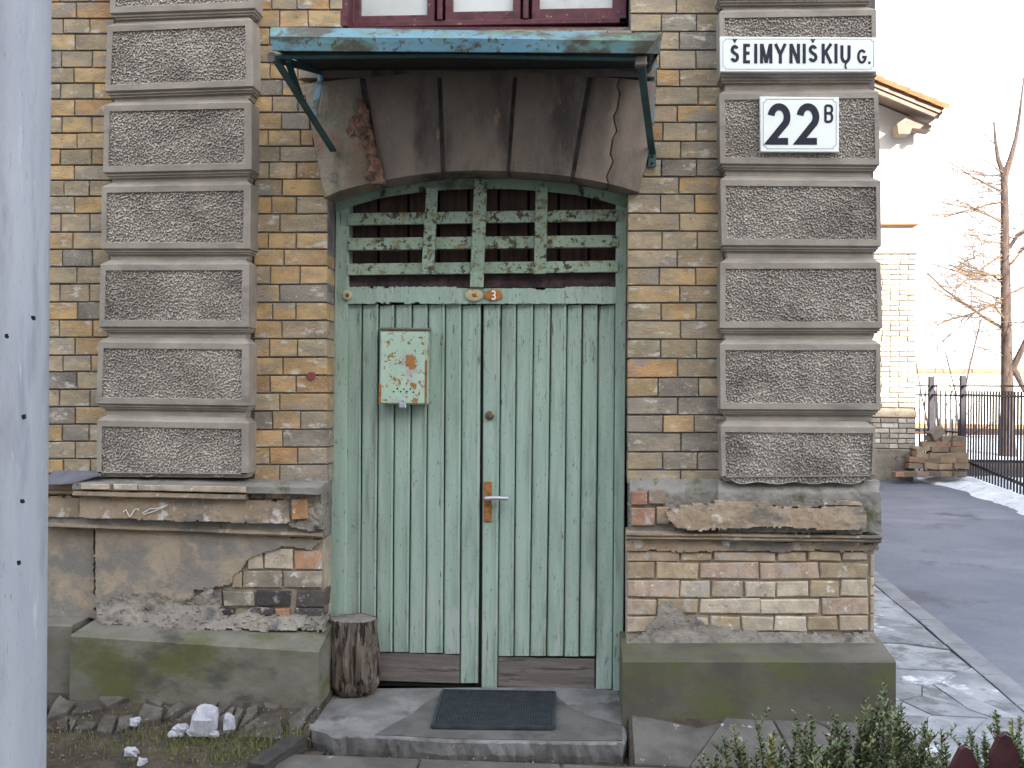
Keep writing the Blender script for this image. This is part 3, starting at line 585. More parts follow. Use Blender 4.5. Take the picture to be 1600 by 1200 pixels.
# jamb base (worn reveal stones)
# ------------------------------------------------------------------ window over the canopy
wx = lambda px: P(px, 10, .12)[0]; wz = lambda py: P(760, py, .12)[2]
wf = MB(); x0_, x1_ = wx(543), wx(979)
wf.bbox(x0_, x1_, .10, .17, wz(42), wz(33), .004); wf.bbox(x0_, x0_+.035, .10, .17, wz(42), wz(33)+1.5, .004); wf.bbox(x1_-.035, x1_, .10, .17, wz(42), wz(33)+1.5, .004)
for p in (688, 822): wf.bbox(wx(p)-.012, wx(p)+.012, .095, .17, wz(33), wz(33)+1.5, .004)
WF = wf.obj('window', m_maroon, H)
for a, b, gb in ((552,680,23),(696,814,19),(831,969,17)):
    s = MB(); A_, B_ = wx(a), wx(b); zb = wz(35); t = .035
    s.bbox(A_, B_, .105, .15, zb, wz(gb), .004); s.bbox(A_, A_+t, .106, .151, zb, zb+1.4, .004); s.bbox(B_-t, B_, .106, .151, zb, zb+1.4, .004)
    s.obj('sash', m_maroon, WF)
    MB().box(A_+t*.8, B_-t*.8, .135, .139, zb+.01, zb+1.4).obj('pane', m_pane, WF)
quadbox([(534,42),(984,42),(984,50),(534,50)], .03, .2).obj('window_sill', m_maroon, H)
quadbox([(532,-10),(543,-10),(543,40),(532,40)], .0, .15).obj('window_reveal', m_maroon, H)
sheet('paint_splat', [(478,586),(484,580),(492,582),(494,588),(488,594),(480,592)], -.0035, .004, m_redp, H, step=1.5, amp=0, jag=1.2, label='dark red paint splat on a brick')
for pl in ([(192,800),(197,796),(200,803),(203,808),(210,796),(216,795),(217,798)],[(222,802),(234,795),(246,794),(262,789)],[(224,804),(240,799),(258,791)]):
    g = MB()
    for a, b in zip(pl, pl[1:]): g.bar(P(*a, -.131), P(*b, -.131), .0028, .002)
    g.obj('chalk_mark', m_sign, H)
# ------------------------------------------------------------------ the door
YJ = .125; YD = .15
D = quadbox([(525,300),(545,300),(539,1070),(513,1070)], YJ, YJ+.09, b=.003).obj('door', m_green, H)
D['label'] = 'green double door of vertical planks with slatted fanlight'
quadbox([(963,300),(980,300),(973,1080),(958,1080)], YJ, YJ+.09, b=.003).obj('door_jamb', m_green, D)
# arched head
hd = [(524,322),(560,308),(600,297),(650,289),(700,284),(752,282),(800,283),(850,287),(900,293),(940,302),(980,315)]
Vv = []
for i, (x, y) in enumerate(hd):
    for yy, Yy in ((y-30, YJ-.01), (y+13-abs(x-752)*.01, YJ-.01), (y+13-abs(x-752)*.01, YJ+.07), (y-30, YJ+.07)): Vv.append(P(x, yy, Yy))
obj('arched_head', Vv, [(i*4+j, (i+1)*4+j, (i+1)*4+(j+1) % 4, i*4+(j+1) % 4) for i in range(10) for j in range(4)], m_greend, D)
for i in range(9):
    a = 545+i*47; quadbox([(a+1,285),(a+44,285),(a+44,450),(a+1,450)], YJ+.085, YJ+.10, b=.003).obj('back_board', m_darkwood, D)
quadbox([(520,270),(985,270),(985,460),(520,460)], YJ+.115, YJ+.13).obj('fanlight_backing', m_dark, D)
for (l0, l1, r0, r1) in ((333,352,327,345),(372,391,367,386),(412,430,407,425)):
    quadbox([(543,l0),(966,r0),(966,r1),(543,l1)], YJ-.012, YJ+.008, b=.002).obj('slat', m_greenr, D)
for c in (((666,293),(684,293),(677,428),(658,428)),((741,279),(761,279),(755,449),(734,449)),((837,290),(856,290),(853,428),(834,428))):
    quadbox(list(c), YJ-.030, YJ-.013, b=.002).obj('slat', m_greenr, D)
quadbox([(543,430),(963,426),(963,449),(543,449)], YJ+.03, YJ+.08).obj('rotten_rail', m_rotten, D)
sheet('transom_rail', [(543,448),(600,449),(690,448),(735,451),(800,449),(840,452),(900,448),(963,448),(963,474),(543,473.5)], YJ-.004, YJ+.05, m_green, D, step=2.4, amp=.0012, jag=.8, seed=3, smooth=False)
tops = [543,566,592,617,644,669,696,722,752.5]; bots = [537,563,588,614,639,665,693,719,748]
tops2 = [755,783,807,834,861,886,910,935,962]; bots2 = [751.5,777.5,803,828,854,881,905,930.5,958]
def plank(xa, xb, xc, xd, y0, y1, par, tilt=.007, m=m_green, name='plank'):
    prof = [(0,.016),(0,.003+tilt*.6),(.05,tilt*.35),(.12,tilt*.2),(.5,-.001-tilt*.1),(.80,-.003-tilt*.4),(.84,-.011),(.93,-.011),(.985,-.003),(1.0,.003),(1.0,.016)]
    V = []
    rows = 10
    for r in range(rows+1):
        v = r/rows; wob = float(fbm(xa*.3, v*3, 7))*.5
        for t, d in prof:
            x = (xa+(xb-xa)*t)*(1-v)+(xd+(xc-xd)*t)*v+wob; V.append(P(x, y0+(y1-y0)*v+(t-.5)*(-1.5 if r == 0 else 0), YD+d))
    k = len(prof); Fq = [(r*k+j, r*k+j+1, (r+1)*k+j+1, (r+1)*k+j) for r in range(rows) for j in range(k-1)]+[tuple(range(k))[::-1], tuple(rows*k+j for j in range(k))]
    return obj(name, V, Fq, m, par)
for leaf, (T, B) in enumerate(((tops, bots), (tops2, bots2))):
    for i in range(8):
        full = (i == 7) if leaf == 0 else i in (0, 7)
        if leaf == 0 and i == 0: full = True
        y1 = (1067 if leaf == 0 else 1076) if full else (1018+(i-2)*.8 if leaf == 0 else 1025)
        g = .8
        plank(T[i]+g, T[i+1]-g, B[i+1]-g+(0), B[i]+g, 476+random.uniform(-1,1.5), y1+random.uniform(-.6, .6), D, tilt=.004 if full else .008)
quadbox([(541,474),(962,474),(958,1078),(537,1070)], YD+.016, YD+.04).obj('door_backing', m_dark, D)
quadbox([(563,1019),(718,1023),(718,1068),(563,1063)], YD+.004, YD+.03, b=.002).obj('kick_board', m_greywood, D)
quadbox([(778,1027),(929,1030),(929,1077),(778,1073)], YD+.004, YD+.03, b=.002).obj('kick_board', m_greywood, D)
quadbox([(756,753),(768,753),(768,815),(756,815)], YD-.012, YD, b=.002).obj('lock_plate', m_rust, D)
hb = MB(); hb.tube([P(762,779,YD-.01), P(762,779,YD-.05)], .010, 12); hb.tube([P(758,779,YD-.05), P(772,778,YD-.055), P(794,779,YD-.05)], [.010,.0105,.009], 10)
hb.obj('handle', m_steel, D, smooth=True)
kb = MB(); c = P(765,649,YD); kb.tube([c+np.array([0,.0,0]), c+np.array([0,-.012,0]), c+np.array([0,-.018,0]), c+np.array([0,-.0181,0])], [.021,.020,.013,.001], 16); kb.obj('lock_cylinder', m_brass, D, smooth=True)
kb = MB(); kb.tube([c+np.array([0,-.016,.0]), c+np.array([0,-.026,0])], .007, 10); kb.obj('key_plug', m_rust, D)
# ------------------------------------------------------------------ things fixed to the door
def disc(mb, px, py, rx, rz, Y, th, dome=.003, n=24):
    c = P(px, py, Y); V = []
    for r_, dy in ((1,0),(1,-th),(.8,-th-dome*.6),(.4,-th-dome)):
        V += [c+np.array([math.cos(2*math.pi*k/n)*rx*r_, dy, math.sin(2*math.pi*k/n)*rz*r_]) for k in range(n)]
    return mb.add(V, [(i*n+k, i*n+(k+1) % n, (i+1)*n+(k+1) % n, (i+1)*n+k) for i in range(3) for k in range(n)]+[tuple(3*n+k for k in range(n))])
t = thing('oval_badge', P(771,460,YJ-.01), 'orange rusty oval number badge reading 3 over the door', 'door number')
disc(MB(), 771, 461, .040, .026, YJ-.010, .003).obj('badge_plate', m_badge, t)
t3 = t
t = thing('oval_badge', P(741,460,YJ-.01), 'pale rust-spotted oval badge with worn face, left of the orange one', 'door badge')
disc(MB(), 741, 461, .040, .028, YJ-.012, .004).obj('badge_plate', m_badgep, t); disc(MB(), 741, 461, .011, .009, YJ-.018, .003).obj('badge_rivet', m_rust, t)
t = thing('doorbell', P(543,461,YJ-.01), 'small round cream doorbell at the top left of the green door frame', 'doorbell')
disc(MB(), 543, 461, .021, .023, YJ-.004, .010).obj('doorbell_base', m_badgep, t); disc(MB(), 543, 461, .009, .009, YJ-.016, .004).obj('button', m_brass, t)
# mailbox
mx = lambda px, Y: P(px, 570, Y)[0]; YB = YD-.085
t = thing('mailbox', P(635,637,YD-.04), 'pale mint metal mailbox with rust spots hanging on the left door leaf', 'mailbox')
MX0, MX1, MZ1, MZ0 = P(593,570,YB)[0], P(667,570,YB)[0], P(630,516,YB)[2], P(630,632,YB)[2]
MB().bbox(MX0, MX1, YB+.004, YD-.006, MZ0, MZ1, .004).obj('mailbox_body', m_mint, t)
MB().bbox(MX0+.006, MX1-.008, YB-.004, YB+.006, MZ0+.004, MZ1-.012, .003).obj('mailbox_front', m_mint, t)
MB().bbox(MX0-.006, MX1+.006, YB-.006, YD-.004, MZ1+.0005, MZ1+.012, .003).obj('mailbox_lid', m_greywood, t)
MB().bbox(MX0-.002, MX0+.010, YB-.0055, YB+.002, MZ0, MZ0+.09, .001).obj('rusty_edge', m_rust, t); MB().bbox(MX1-.007, MX1+.001, YB-.0045, YB+.002, MZ0, MZ0+.20, .001).obj('rusty_edge', m_rust, t)
for px, py in ((615,612),(621,607),(626,612),(631,608),(636,612),(641,608),(646,613)):
    disc(MB(), px, py, .004, .004, YB-.0042, .0006, .0002, 10).obj('air_hole', m_dark, t)
lk = MB(); q = P(629,633,YB-.012); lk.bbox(q[0]-.016, q[0]+.016, q[1]-.006, q[1]+.006, q[2]-.014, q[2]+.010, .004); lk.tube([q+np.array([-.008,0,.01]), q+np.array([-.006,0,.022]), q+np.array([.006,0,.022]), q+np.array([.008,0,.01])], .0028, 8); lk.obj('padlock', m_steel, t)
# ------------------------------------------------------------------ canopy
t = thing('door_canopy', P(740,110,0), 'blue-green sheet metal canopy on iron brackets above the door', 'canopy')
YC = -.62
TL, TR_, BL, BR = P(423,42,YC), P(1034,52,YC), P(426,79,YC-.03), P(1010,83,YC-.03)
tl2, tr2 = P(436,42,YC), P(1036,51,YC+.05)
bkL, bkR = P(497,104,-.01), P(1016,104,-.01)
# top sheet + rolled front fascia
V = []; n = 16
for i in range(n+1):
    u = i/n
    a = TL+(TR_-TL)*u; b = BL+(BR-BL)*u; k = bkL+(bkR-bkL)*u
    dn = float(fbm(u*5, 1, 3))*.006
    mid = (a+b)/2+np.array([0,-.028+dn,0]); mid2 = a*.8+b*.2+np.array([0,-.014+dn,0])
    top = k.copy(); top[2] = a[2]+.045
    V += [top, a, mid2, mid, b+np.array([0,-.002,0]), b+np.array([0,.004,-.001]), a+np.array([0,.012,-.010]), top+np.array([0,0,-.006])]
k = 8; obj('canopy_sheet', V, [(i*k+j, (i+1)*k+j, (i+1)*k+(j+1) % k, i*k+(j+1) % k) for i in range(n) for j in range(k)]+[tuple(range(k)), tuple(n*k+j for j in range(k))[::-1]], m_can, t, smooth=True)
# right end cheek
a, b = TR_, BR; e = np.array([.012,.06,0])
obj('canopy_cheek', [a, b, P(1036,50,YC+.06), P(1030,84,YC+.06), bkR+np.array([0,0,.05]), bkR+np.array([0,0,-.01])]+[q+np.array([-.004,0,0]) for q in (a, b, P(1036,50,YC+.06), P(1030,84,YC+.06), bkR+np.array([0,0,.05]), bkR+np.array([0,0,-.01]))],
    [(0,1,3,2),(2,3,5,4),(6,8,9,7),(8,10,11,9),(0,2,8,6),(2,4,10,8),(1,7,9,3),(3,9,11,5),(0,6,7,1),(4,5,11,10)], m_can, t)
# soffit boards
for i in range(5):
    f0, f1 = i/5+.004, (i+1)/5-.004
    p0 = BL+np.array([.01,.02,.004]); p1 = BR+np.array([.01,.02,.004]); k0, k1 = P(500,112,-.01), P(1014,110,-.01)
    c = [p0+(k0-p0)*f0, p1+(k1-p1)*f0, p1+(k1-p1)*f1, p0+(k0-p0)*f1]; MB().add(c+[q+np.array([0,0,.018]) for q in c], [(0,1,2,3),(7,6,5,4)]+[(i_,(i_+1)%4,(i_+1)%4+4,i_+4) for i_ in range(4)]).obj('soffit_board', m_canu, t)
def bracket(tip, wall_top, foot):
    a = MB(); a.bar(tip, wall_top, .006, .030); br_ = a.obj('bracket', m_canb, t)
    s = MB(); s.bar(tip, foot, .030, .008); s.obj('brace', m_canb, br_)
    return br_
tipL, topL, footL = P(430,92,YC+.02), P(503,112,-.03), P(521,236,-.07)
bL = bracket(tipL, topL, footL)
mid = tipL+(footL-tipL)*.62
MB().bar(topL, mid, .026, .006).obj('strut', m_can, bL); MB().bar(P(450,96,YC+.10), tipL+(footL-tipL)*.42, .026, .006).obj('strut', m_canb, bL)
MB().tube([tipL+np.array([-.012,-.012,.004]), tipL+np.array([-.008,.02,.004])], .019, 14).obj('pipe_end', m_greywood, bL)
tipR, topR, footR = P(1001,98,YC+.02), P(1022,88,-.03), P(1019,240,-.012)
bR = bracket(tipR, topR, footR)
MB().bar(P(1022,90,-.016), P(1017,196,-.016), .026, .006).obj('strut', m_can, bR); MB().bar(P(1019,232,-.012), P(1019,261,-.012), .034, .008).obj('foot_plate', m_canb, bR)
MB().bbox(tipR[0]-.022, tipR[0]+.022, tipR[1]-.02, tipR[1]+.02, tipR[2]-.016, tipR[2]+.020, .004).obj('angle_end', m_greywood, bR)
for py in (245, 255): disc(MB(), 1019, py, .005, .005, -.017, .003, .001, 8).obj('bolt', m_dark, bR)
MB().tube([P(430,88,YC+.01)+np.array([.0,0,-.002]), P(700,86,YC+.01), P(1002,92,YC+.01)], .010, 8).obj('front_rail', m_canb, t)
# ------------------------------------------------------------------ lettering
def arc(cx, cy_, rx, ry, a0, a1, n=14): return [(cx+rx*math.cos(math.radians(a0+(a1-a0)*i/n)), cy_-ry*math.sin(math.radians(a0+(a1-a0)*i/n))) for i in range(n+1)]
def S_(): return arc(.5,.27,.38,.20,20,90,6)[:-1]+arc(.5,.27,.38,.20,90,225,10)[:-1]+[(.5,.49)]+arc(.5,.72,.42,.21,50,-90,12)[:-1]+arc(.5,.72,.42,.21,-90,-165,6)
GL = {'S': [S_()], 'E': [[(1,0),(0,0),(0,1),(1,1)],[(0,.47),(.92,.47)]], 'I': [[(.5,0),(.5,1)]], 'M': [[(0,1),(0,0)],[(.06,.02),(.5,.97)],[(.5,.97),(.94,.02)],[(1,0),(1,1)]],
 'Y': [[(0,0),(.5,.55),(.5,1)],[(1,0),(.5,.55)]], 'N': [[(0,1),(0,0)],[(.05,.05),(.95,.95)],[(1,1),(1,0)]], 'K': [[(0,0),(0,1)],[(1,0),(.02,.58)],[(.30,.40),(1,1)]],
 'U': [[(0,0)]+arc(.5,.66,.5,.34,180,360,14)+[(1,0)]], 'G': [arc(.5,.5,.5,.5,40,335,22)+[(1,.55),(.55,.55)]], '.': [[(.5,0),(.5,1)]],
 '2': [arc(.5,.30,.44,.30,170,-35,16)+[(.04,1),(1,1)]], 'B': [[(0,0),(0,1)],[(0,0)]+arc(.62,.235,.36,.235,90,-90,10)+[(0,.47)],[(.55,.47)]+arc(.62,.735,.38,.265,90,-90,10)+[(0,1)]],
 '3': [arc(.45,.27,.42,.27,150,-90,12)+arc(.45,.76,.48,.24,80,-150,12)], 'v': [[(0,0),(.5,1),(1,0)]], 'o': [[(.7,0)]+arc(.55,.55,.35,.45,120,300,8)]}
def glyph(mb, ch, x0, x1, y0, y1, th, Y, ext=.0012):
    for pl in GL[ch]:
        h = th/2; ix = h if ch not in 'I.' else 0
        pts = [np.array([x0+ix+(x1-x0-2*ix)*a, y0+h*(ch not in 'I.vYNMKo')+(y1-y0-2*h*(ch not in 'I.vYNMKo'))*b]) for a, b in pl]
        pp = [pts[0]]
        for q in pts[1:]:
            if np.linalg.norm(q-pp[-1]) > .2: pp.append(q)
        pts = pp; n = len(pts); Lf, Rt = [], []
        for i in range(n):
            d0 = pts[i]-pts[i-1] if i else pts[1]-pts[0]; d1 = pts[i+1]-pts[i] if i < n-1 else d0
            d0 = d0/np.linalg.norm(d0); d1 = d1/np.linalg.norm(d1); n0 = np.array([-d0[1], d0[0]]); n1 = np.array([-d1[1], d1[0]])
            mn = n0+n1; ln = np.linalg.norm(mn); mn = mn/ln if ln > 1e-3 else n0; k_ = h/max(.45, mn@n0)
            Lf.append(pts[i]+mn*k_); Rt.append(pts[i]-mn*k_)
        for i in range(n-1):
            q = [Lf[i], Lf[i+1], Rt[i+1], Rt[i]]; c = [P(*a, Y) for a in q]
            e = random.uniform(0, .0002)
            mb.add([a+np.array([0,-e,0]) for a in c]+[a+np.array([0, ext, 0]) for a in c], [(0,1,2,3)]+[(j,(j+1)%4,(j+1)%4+4,j+4) for j in range(4)])
YS = -.128
t = thing('street_sign', P(1247,112,YS), 'long white street name plate with black lettering on the corner pilaster', 'street sign')
quadbox([(1125,57),(1369,58.5),(1369,112),(1125.5,112)], YS, YF-.001, b=.002).obj('sign_plate', m_sign, t)
Yt = YS-.0016; k3 = lambda v: 1000+v/2.667; q3 = lambda v: v/2.667
def letter(ch, x0, x1, y0, y1, th, par, m=None, Yl=None):
    g = MB(); glyph(g, ch, x0, x1, y0, y1, th, Yt if Yl is None else Yl); return g
def put(g, par, m=None): o = g.obj('letter', m or m_ink, par)
for ch, a, b, acc in (('S',375,415,395),('E',430,465,0),('I',478,487,0),('M',500,552,0),('Y',558,612,0),('N',623,667,0),('I',680,689,0),('S',700,742,721),('K',757,803,0),('I',812,822,0),('U',835,878,-1)):
    g = letter(ch, k3(a), k3(b), q3(182), q3(264), 4.9, t)
    if acc > 0: glyph(g, 'v', k3(acc-10), k3(acc+10), q3(162), q3(174), 2.4, Yt)
    if acc < 0: glyph(g, 'o', k3(850), k3(868), q3(262), q3(283), 2.6, Yt)
    put(g, t)
put(letter('G', k3(905), k3(945), q3(205), q3(265), 3.8, t), t); put(letter('.', k3(951), k3(961), q3(256), q3(266), 3.6, t), t)
def border(mb, x0, x1, y0, y1, r, Y, th=.8):
    pts = [(x0+r,y0),(x1-r,y0)]+arc(x1, y0, r, r, 180, 270, 5)[1:]+[(x1,y1-r)]+arc(x1, y1, r, r, 90, 180, 5)[1:]+[(x0+r,y1)]+arc(x0, y1, r, r, 0, 90, 5)[1:]+[(x0,y0+r)]+arc(x0, y0, r, r, 270, 360, 5)[1:]
    for a, b in zip(pts, pts[1:]):
        d = np.array(b)-np.array(a); L_ = np.linalg.norm(d)
        if L_ < .1: continue
        nn = np.array([-d[1], d[0]])/L_*th/2; c = [P(*(np.array(q)+s*nn), Y) for q, s in ((a,1),(b,1),(b,-1),(a,-1))]; mb.add(c, [(0,1,2,3)])
g = MB(); border(g, 1129.5, 1365, 61, 108, 4, YS-.0006, .7); g.obj('border_line', m_kerb, t)
t = thing('house_number_sign', P(1249,237,YS), 'square white house number plate reading 22 B on the corner pilaster', 'number sign')
quadbox([(1187.5,150.7),(1311,152),(1311,237.5),(1188.5,237)], YS, YF-.001, b=.002).obj('sign_plate', m_sign, t)
for ch, a, b, c_, th in (('2',527,632,603,10.8),('2',648,752,603,10.8),('B',768,806,512,3.8)): put(letter(ch, k3(a), k3(b), q3(430 if ch == '2' else 435), q3(c_), th, t), t)
g = MB(); border(g, 1192.5, 1306.5, 155, 232.5, 5, YS-.0006, .8); g.obj('border_line', m_kerb, t)
g = MB(); glyph(g, '3', 767, 775.5, 453.5, 468.5, 2.4, YJ-.0185); g.obj('numeral', m_sign, t3)
# ------------------------------------------------------------------ doorstep, mat, log
YSF = -.47
def stp(px, py):  # point on the step's top plane
    z0 = .0; d = ray(px, py); n = np.array([0, -.047, 1.0]); q0 = np.array([0, .16, z0]); return CAM+d*((q0-CAM)@n/(d@n))
T = thing('doorstep', (-.45,-.2,0), 'worn concrete doorstep slab with a broken left corner', 'doorstep')
outl = [(507,1076),(498,1090),(484,1104),(470,1118),(472,1128),(490,1138),(512,1144),(521,1151),(560,1150),(586,1151),(640,1154),(702,1158),(800,1159),(900,1161),(974,1161),(980,1150),(972,1100),(968,1072)]
out2 = []
for k_, (a, b) in enumerate(zip(outl, outl[1:]+outl[:1])):
    m_ = max(1, int(math.hypot(b[0]-a[0], b[1]-a[1])/9))
    for q_ in range(m_):
        u = q_/m_; j_ = 0 if a[1] < 1100 and b[1] < 1100 else 1.3; out2.append((a[0]+(b[0]-a[0])*u+random.uniform(-j_, j_), a[1]+(b[1]-a[1])*u+random.uniform(-j_, j_)*.8))
outl = out2
tp = [stp(*p) for p in outl]; ctr = sum(tp)/len(tp); n = len(tp)
V = [q+(ctr-q)*.012 for q in tp]+[q+np.array([0,0,-.007]) for q in tp]+[q+np.array([random.uniform(-.004,.004),random.uniform(-.002,.014),-.050-random.uniform(0,.012)]) for q in tp]+[q+np.array([0,.03,-.13]) for q in tp]
obj('step_slab', V, [tuple(range(n))]+[(r*n+i, r*n+(i+1) % n, (r+1)*n+(i+1) % n, (r+1)*n+i) for r in range(3) for i in range(n)], m_step, T)
pp = [(586,1149),(615,1132),(645,1116),(665,1098),(690,1086),(868,1088),(888,1104),(915,1118),(972,1134),(972,1158),(900,1158),(702,1155),(640,1151)]
tp = [stp(*p)+np.array([0,0,.004]) for p in pp]; n = len(tp); obj('screed_patch', tp+[q+np.array([0,0,-.006]) for q in tp], [tuple(range(n))]+[(i, (i+1) % n, (i+1) % n+n, i+n) for i in range(n)], m_steppatch, T)
mc = [stp(692,1084), stp(867,1087), stp(865,1143), stp(675,1141)]
t = thing('doormat', mc[3].tolist(), 'dark ribbed rubber doormat lying on the concrete doorstep', 'doormat')
up = np.array([0,0,.0065]); b0 = [q+up for q in mc]; b1 = [q+up*2 for q in mc]
MB().add(b0+b1, [(4,5,6,7)]+[(i,(i+1)%4,(i+1)%4+4,i+4) for i in range(4)]).obj('mat_base', m_mat, t)
rb = MB()
for i in range(46):
    u = (i+.5)/46; a = b1[3]+(b1[2]-b1[3])*u; b = b1[0]+(b1[1]-b1[0])*u; rb.bar(a+up*.3, b+up*.3, .0045, .005)
for i in range(16):
    u = (i+.3)/16; a = b1[3]+(b1[0]-b1[3])*u; b = b1[2]+(b1[1]-b1[2])*u; rb.bar(a+up*.1, b+up*.1, .003, .003)
o = rb.obj('ribs', m_mat, t); o['kind'] = 'stuff'
for a, b in ((3,2),(0,1),(3,0),(2,1)): MB().bar(b1[a]+up*.2, b1[b]+up*.2, .012, .009).obj('mat_edge', m_mat, t)
# log
lc = np.array([P(555,1020,.0)[0], .0, stp(555,1075)[2]]); HL = P(555,966,.0)[2]-lc[2]
t = thing('log', lc.tolist(), 'weathered upright log standing in the doorway beside the plinth', 'log')
V = []; n = 56; rows = 30
for j in range(rows+1):
    v = j/rows; r0 = .122-.018*(1-v)**3-.012*v+.006*math.sin(v*5)
    if v < .12: r0 -= .02*(1-v/.12)
    for k in range(n):
        th = 2*math.pi*k/n; x_, y_ = math.cos(th), math.sin(th)
        gr = abs(float(vnoise(k*.42, v*2.2, 3))-.5); r = r0*(1+.10*float(fbm(x_*2+4, y_*2+v*1.5, 2)))-.018*max(0, .12-gr)*8
        V.append(lc+np.array([r*x_-.01*v, r*y_*.9, v*HL+(.008*float(fbm(x_*3, y_*3, 6)) if j in (0, rows) else 0)]))
ob = obj('log_bark', V, [(j*n+k, j*n+(k+1) % n, (j+1)*n+(k+1) % n, (j+1)*n+k) for j in range(rows) for k in range(n)], m_bark, t, smooth=True)
rim = [np.array(V[rows*n+k]) for k in range(n)]; c = sum(rim)/n
obj('log_end', [c+(q-c)*.98+np.array([0,0,-.002]) for q in rim]+[c+(q-c)*.5+np.array([0,0,.002]) for q in rim]+[c], [(k, (k+1) % n, (k+1) % n+n, k+n) for k in range(n)]+[(k+n, (k+1) % n+n, 2*n) for k in range(n)], m_logtop, t)
# ------------------------------------------------------------------ concrete pole (foreground left)
def poleX(px, py): return P(px+7, py, -1.44)
pb, pt_ = poleX(74, 1180), poleX(84, -60)
t = thing('concrete_pole', (pb[0]-.17, -1.55, gz(0,-1.55)), 'pale lavender-grey concrete utility pole at the left edge', 'pole')
V = []; zz = [gz(0,-1.55)-.3, .2, .8, 1.4, 2.0, 2.6, 3.4, 6.5]; n = 28
for z in zz:
    xe = np.interp(z, [pb[2], pt_[2]], [pb[0], pt_[0]]) if z < 2.9 else pt_[0]+.0*(z-pt_[2]); hw = .17-.004*z
    for k in range(n):
        a = 2*math.pi*k/n; sxp = abs(math.cos(a))**.45*np.sign(math.cos(a)); syp = abs(math.sin(a))**.45*np.sign(math.sin(a))
        V.append((xe-hw+hw*sxp, -1.55+hw*.8*syp, z))
obj('pole_shaft', V, [(j*n+k, j*n+(k+1) % n, (j+1)*n+(k+1) % n, (j+1)*n+k) for j in range(len(zz)-1) for k in range(n)]+[tuple((len(zz)-1)*n+k for k in range(n))], m_pole, t, smooth=True)
for px, py in ((8,525),(50,497),(36,652),(33,784),(27,880)):
    q = P(px, py, -1.55-.14); sheet('chip', [(px-1.5,py-3),(px+1,py-3.5),(px+2,py+2),(px,py+4),(px-1.6,py+1)], q[1]-.0015, q[1]+.01, m_dark, t, step=1.0, amp=0, jag=.8, seed=px) if px < 60 else None
# ------------------------------------------------------------------ rubble, soil, grass
def rock(px, py, r, sq=(1,1,.8), seed=1, m=m_rubble, name='rubble_stone', label='pale piece of rubble lying below the left plinth', group='pale rubble below the left plinth'):
    c = G(px, py)+np.array([0, 0, r*sq[2]*.7]); V = []; Fq = []; nu, nv = 10, 7
    for j in range(nv+1):
        ph = math.pi*j/nv
        for i in range(nu):
            th = 2*math.pi*i/nu; d = np.array([math.sin(ph)*math.cos(th), math.sin(ph)*math.sin(th), math.cos(ph)])
            k = 1+.5*float(fbm(d[0]*1.5+seed, d[1]*1.5+d[2]*2, seed)); d = np.sign(d)*np.abs(d)**.75
            V.append(c+d*np.array(sq)*r*k)
    Fq = [(j*nu+i, (j+1)*nu+i, (j+1)*nu+(i+1) % nu, j*nu+(i+1) % nu) for j in range(nv) for i in range(nu)]
    return obj(name, V, Fq, m, None, origin=c-np.array([0,0,r*sq[2]*.7]), label=label, cat='stone', group=group)
rock(320,1146,.050,(1,.9,1.25),3, label='largest white rubble block below the left plinth', group=None)
RL = ['small white stone left of the largest rubble block','tiny white crumb against the left foot of the largest rubble block','upright white stone right of the largest rubble block','lone white stone below the left part of the plinth','low white stone nearest the bottom edge beside the pole','tiny white crumb nearest the bottom left corner','tiny crumb tucked between the largest rubble and the upright stone','leftmost crumb of the white rubble cluster']
for i, (px, py, r) in enumerate(((284,1147,.034),(301,1150,.022),(357,1142,.034),(211,1133,.022),(205,1182,.026),(222,1196,.02),(335,1152,.02),(270,1151,.018))): rock(px, py, r, (1,.9,.8) if px != 357 else (.7,.8,1.1), i+5, label=RL[i])
# soil mound left foreground
V = []; xs = np.linspace(-3.2,-1.0,90); ys = np.linspace(-1.3,-.42,44)
for y in ys:
    for x in xs: V.append((x, y, gz(x, y)+.006+.022*float(fbm(x*5, y*5, 4))+.010*float(fbm(x*22, y*22, 6))-.03*max(0, (y+.52)/.1)))
nx_ = len(xs); obj('soil_bed', V, [(j*nx_+i, j*nx_+i+1, (j+1)*nx_+i+1, (j+1)*nx_+i) for j in range(len(ys)-1) for i in range(nx_-1)], m_soil, None, smooth=True, kind='structure')
g = MB()
for i in range(2600):
    px = random.gauss(345, 75) if random.random() < .75 else random.uniform(80, 470); py = random.gauss(1165, 16) if random.random() < .8 else random.uniform(1120, 1200)
    if px < 60 or px > 470: continue
    c = G(px, py); h = random.uniform(.012, .035); a = random.uniform(0, 6.28); l = random.uniform(0, .6)*h; w_ = .0018
    d = np.array([math.cos(a), math.sin(a), 0]); s_ = np.array([-d[1], d[0], 0])*w_; c = c-np.array([0,0,.004])
    g.add([c-s_, c+s_, c+d*l*.4+s_*.8+np.array([0,0,h*.6]), c+d*l*.4-s_*.8+np.array([0,0,h*.6]), c+d*l+np.array([0,0,h])], [(0,1,2,3),(3,2,4)])
g.obj('grass', m_grass, kind='stuff')
g = MB()
for i in range(900):
    px, py = random.uniform(80, 1000), random.uniform(1105, 1200)
    if 500 < px < 985 and py < 1186: continue
    c = G(px, py)+np.array([0,0,.006]); r = random.uniform(.002, .007); v = [c+np.array([random.uniform(-r, r), random.uniform(-r, r), 0]) for _ in range(4)]+[c+np.array([0,0,r])]
    g.add(v, [(0,1,4),(1,2,4),(2,3,4),(3,0,4)])
g.obj('gravel', m_cement, kind='stuff')
e0, e1 = G(400,1212), G(462,1166)
tt = thing('edging_plank', e0.tolist(), 'dark old timber edging plank at the bottom left of the doorstep', 'plank')
MB().bar(e0+np.array([0,0,.02]), e1+np.array([.01,0,.02]), .075, .05).obj('plank', m_edge, tt)
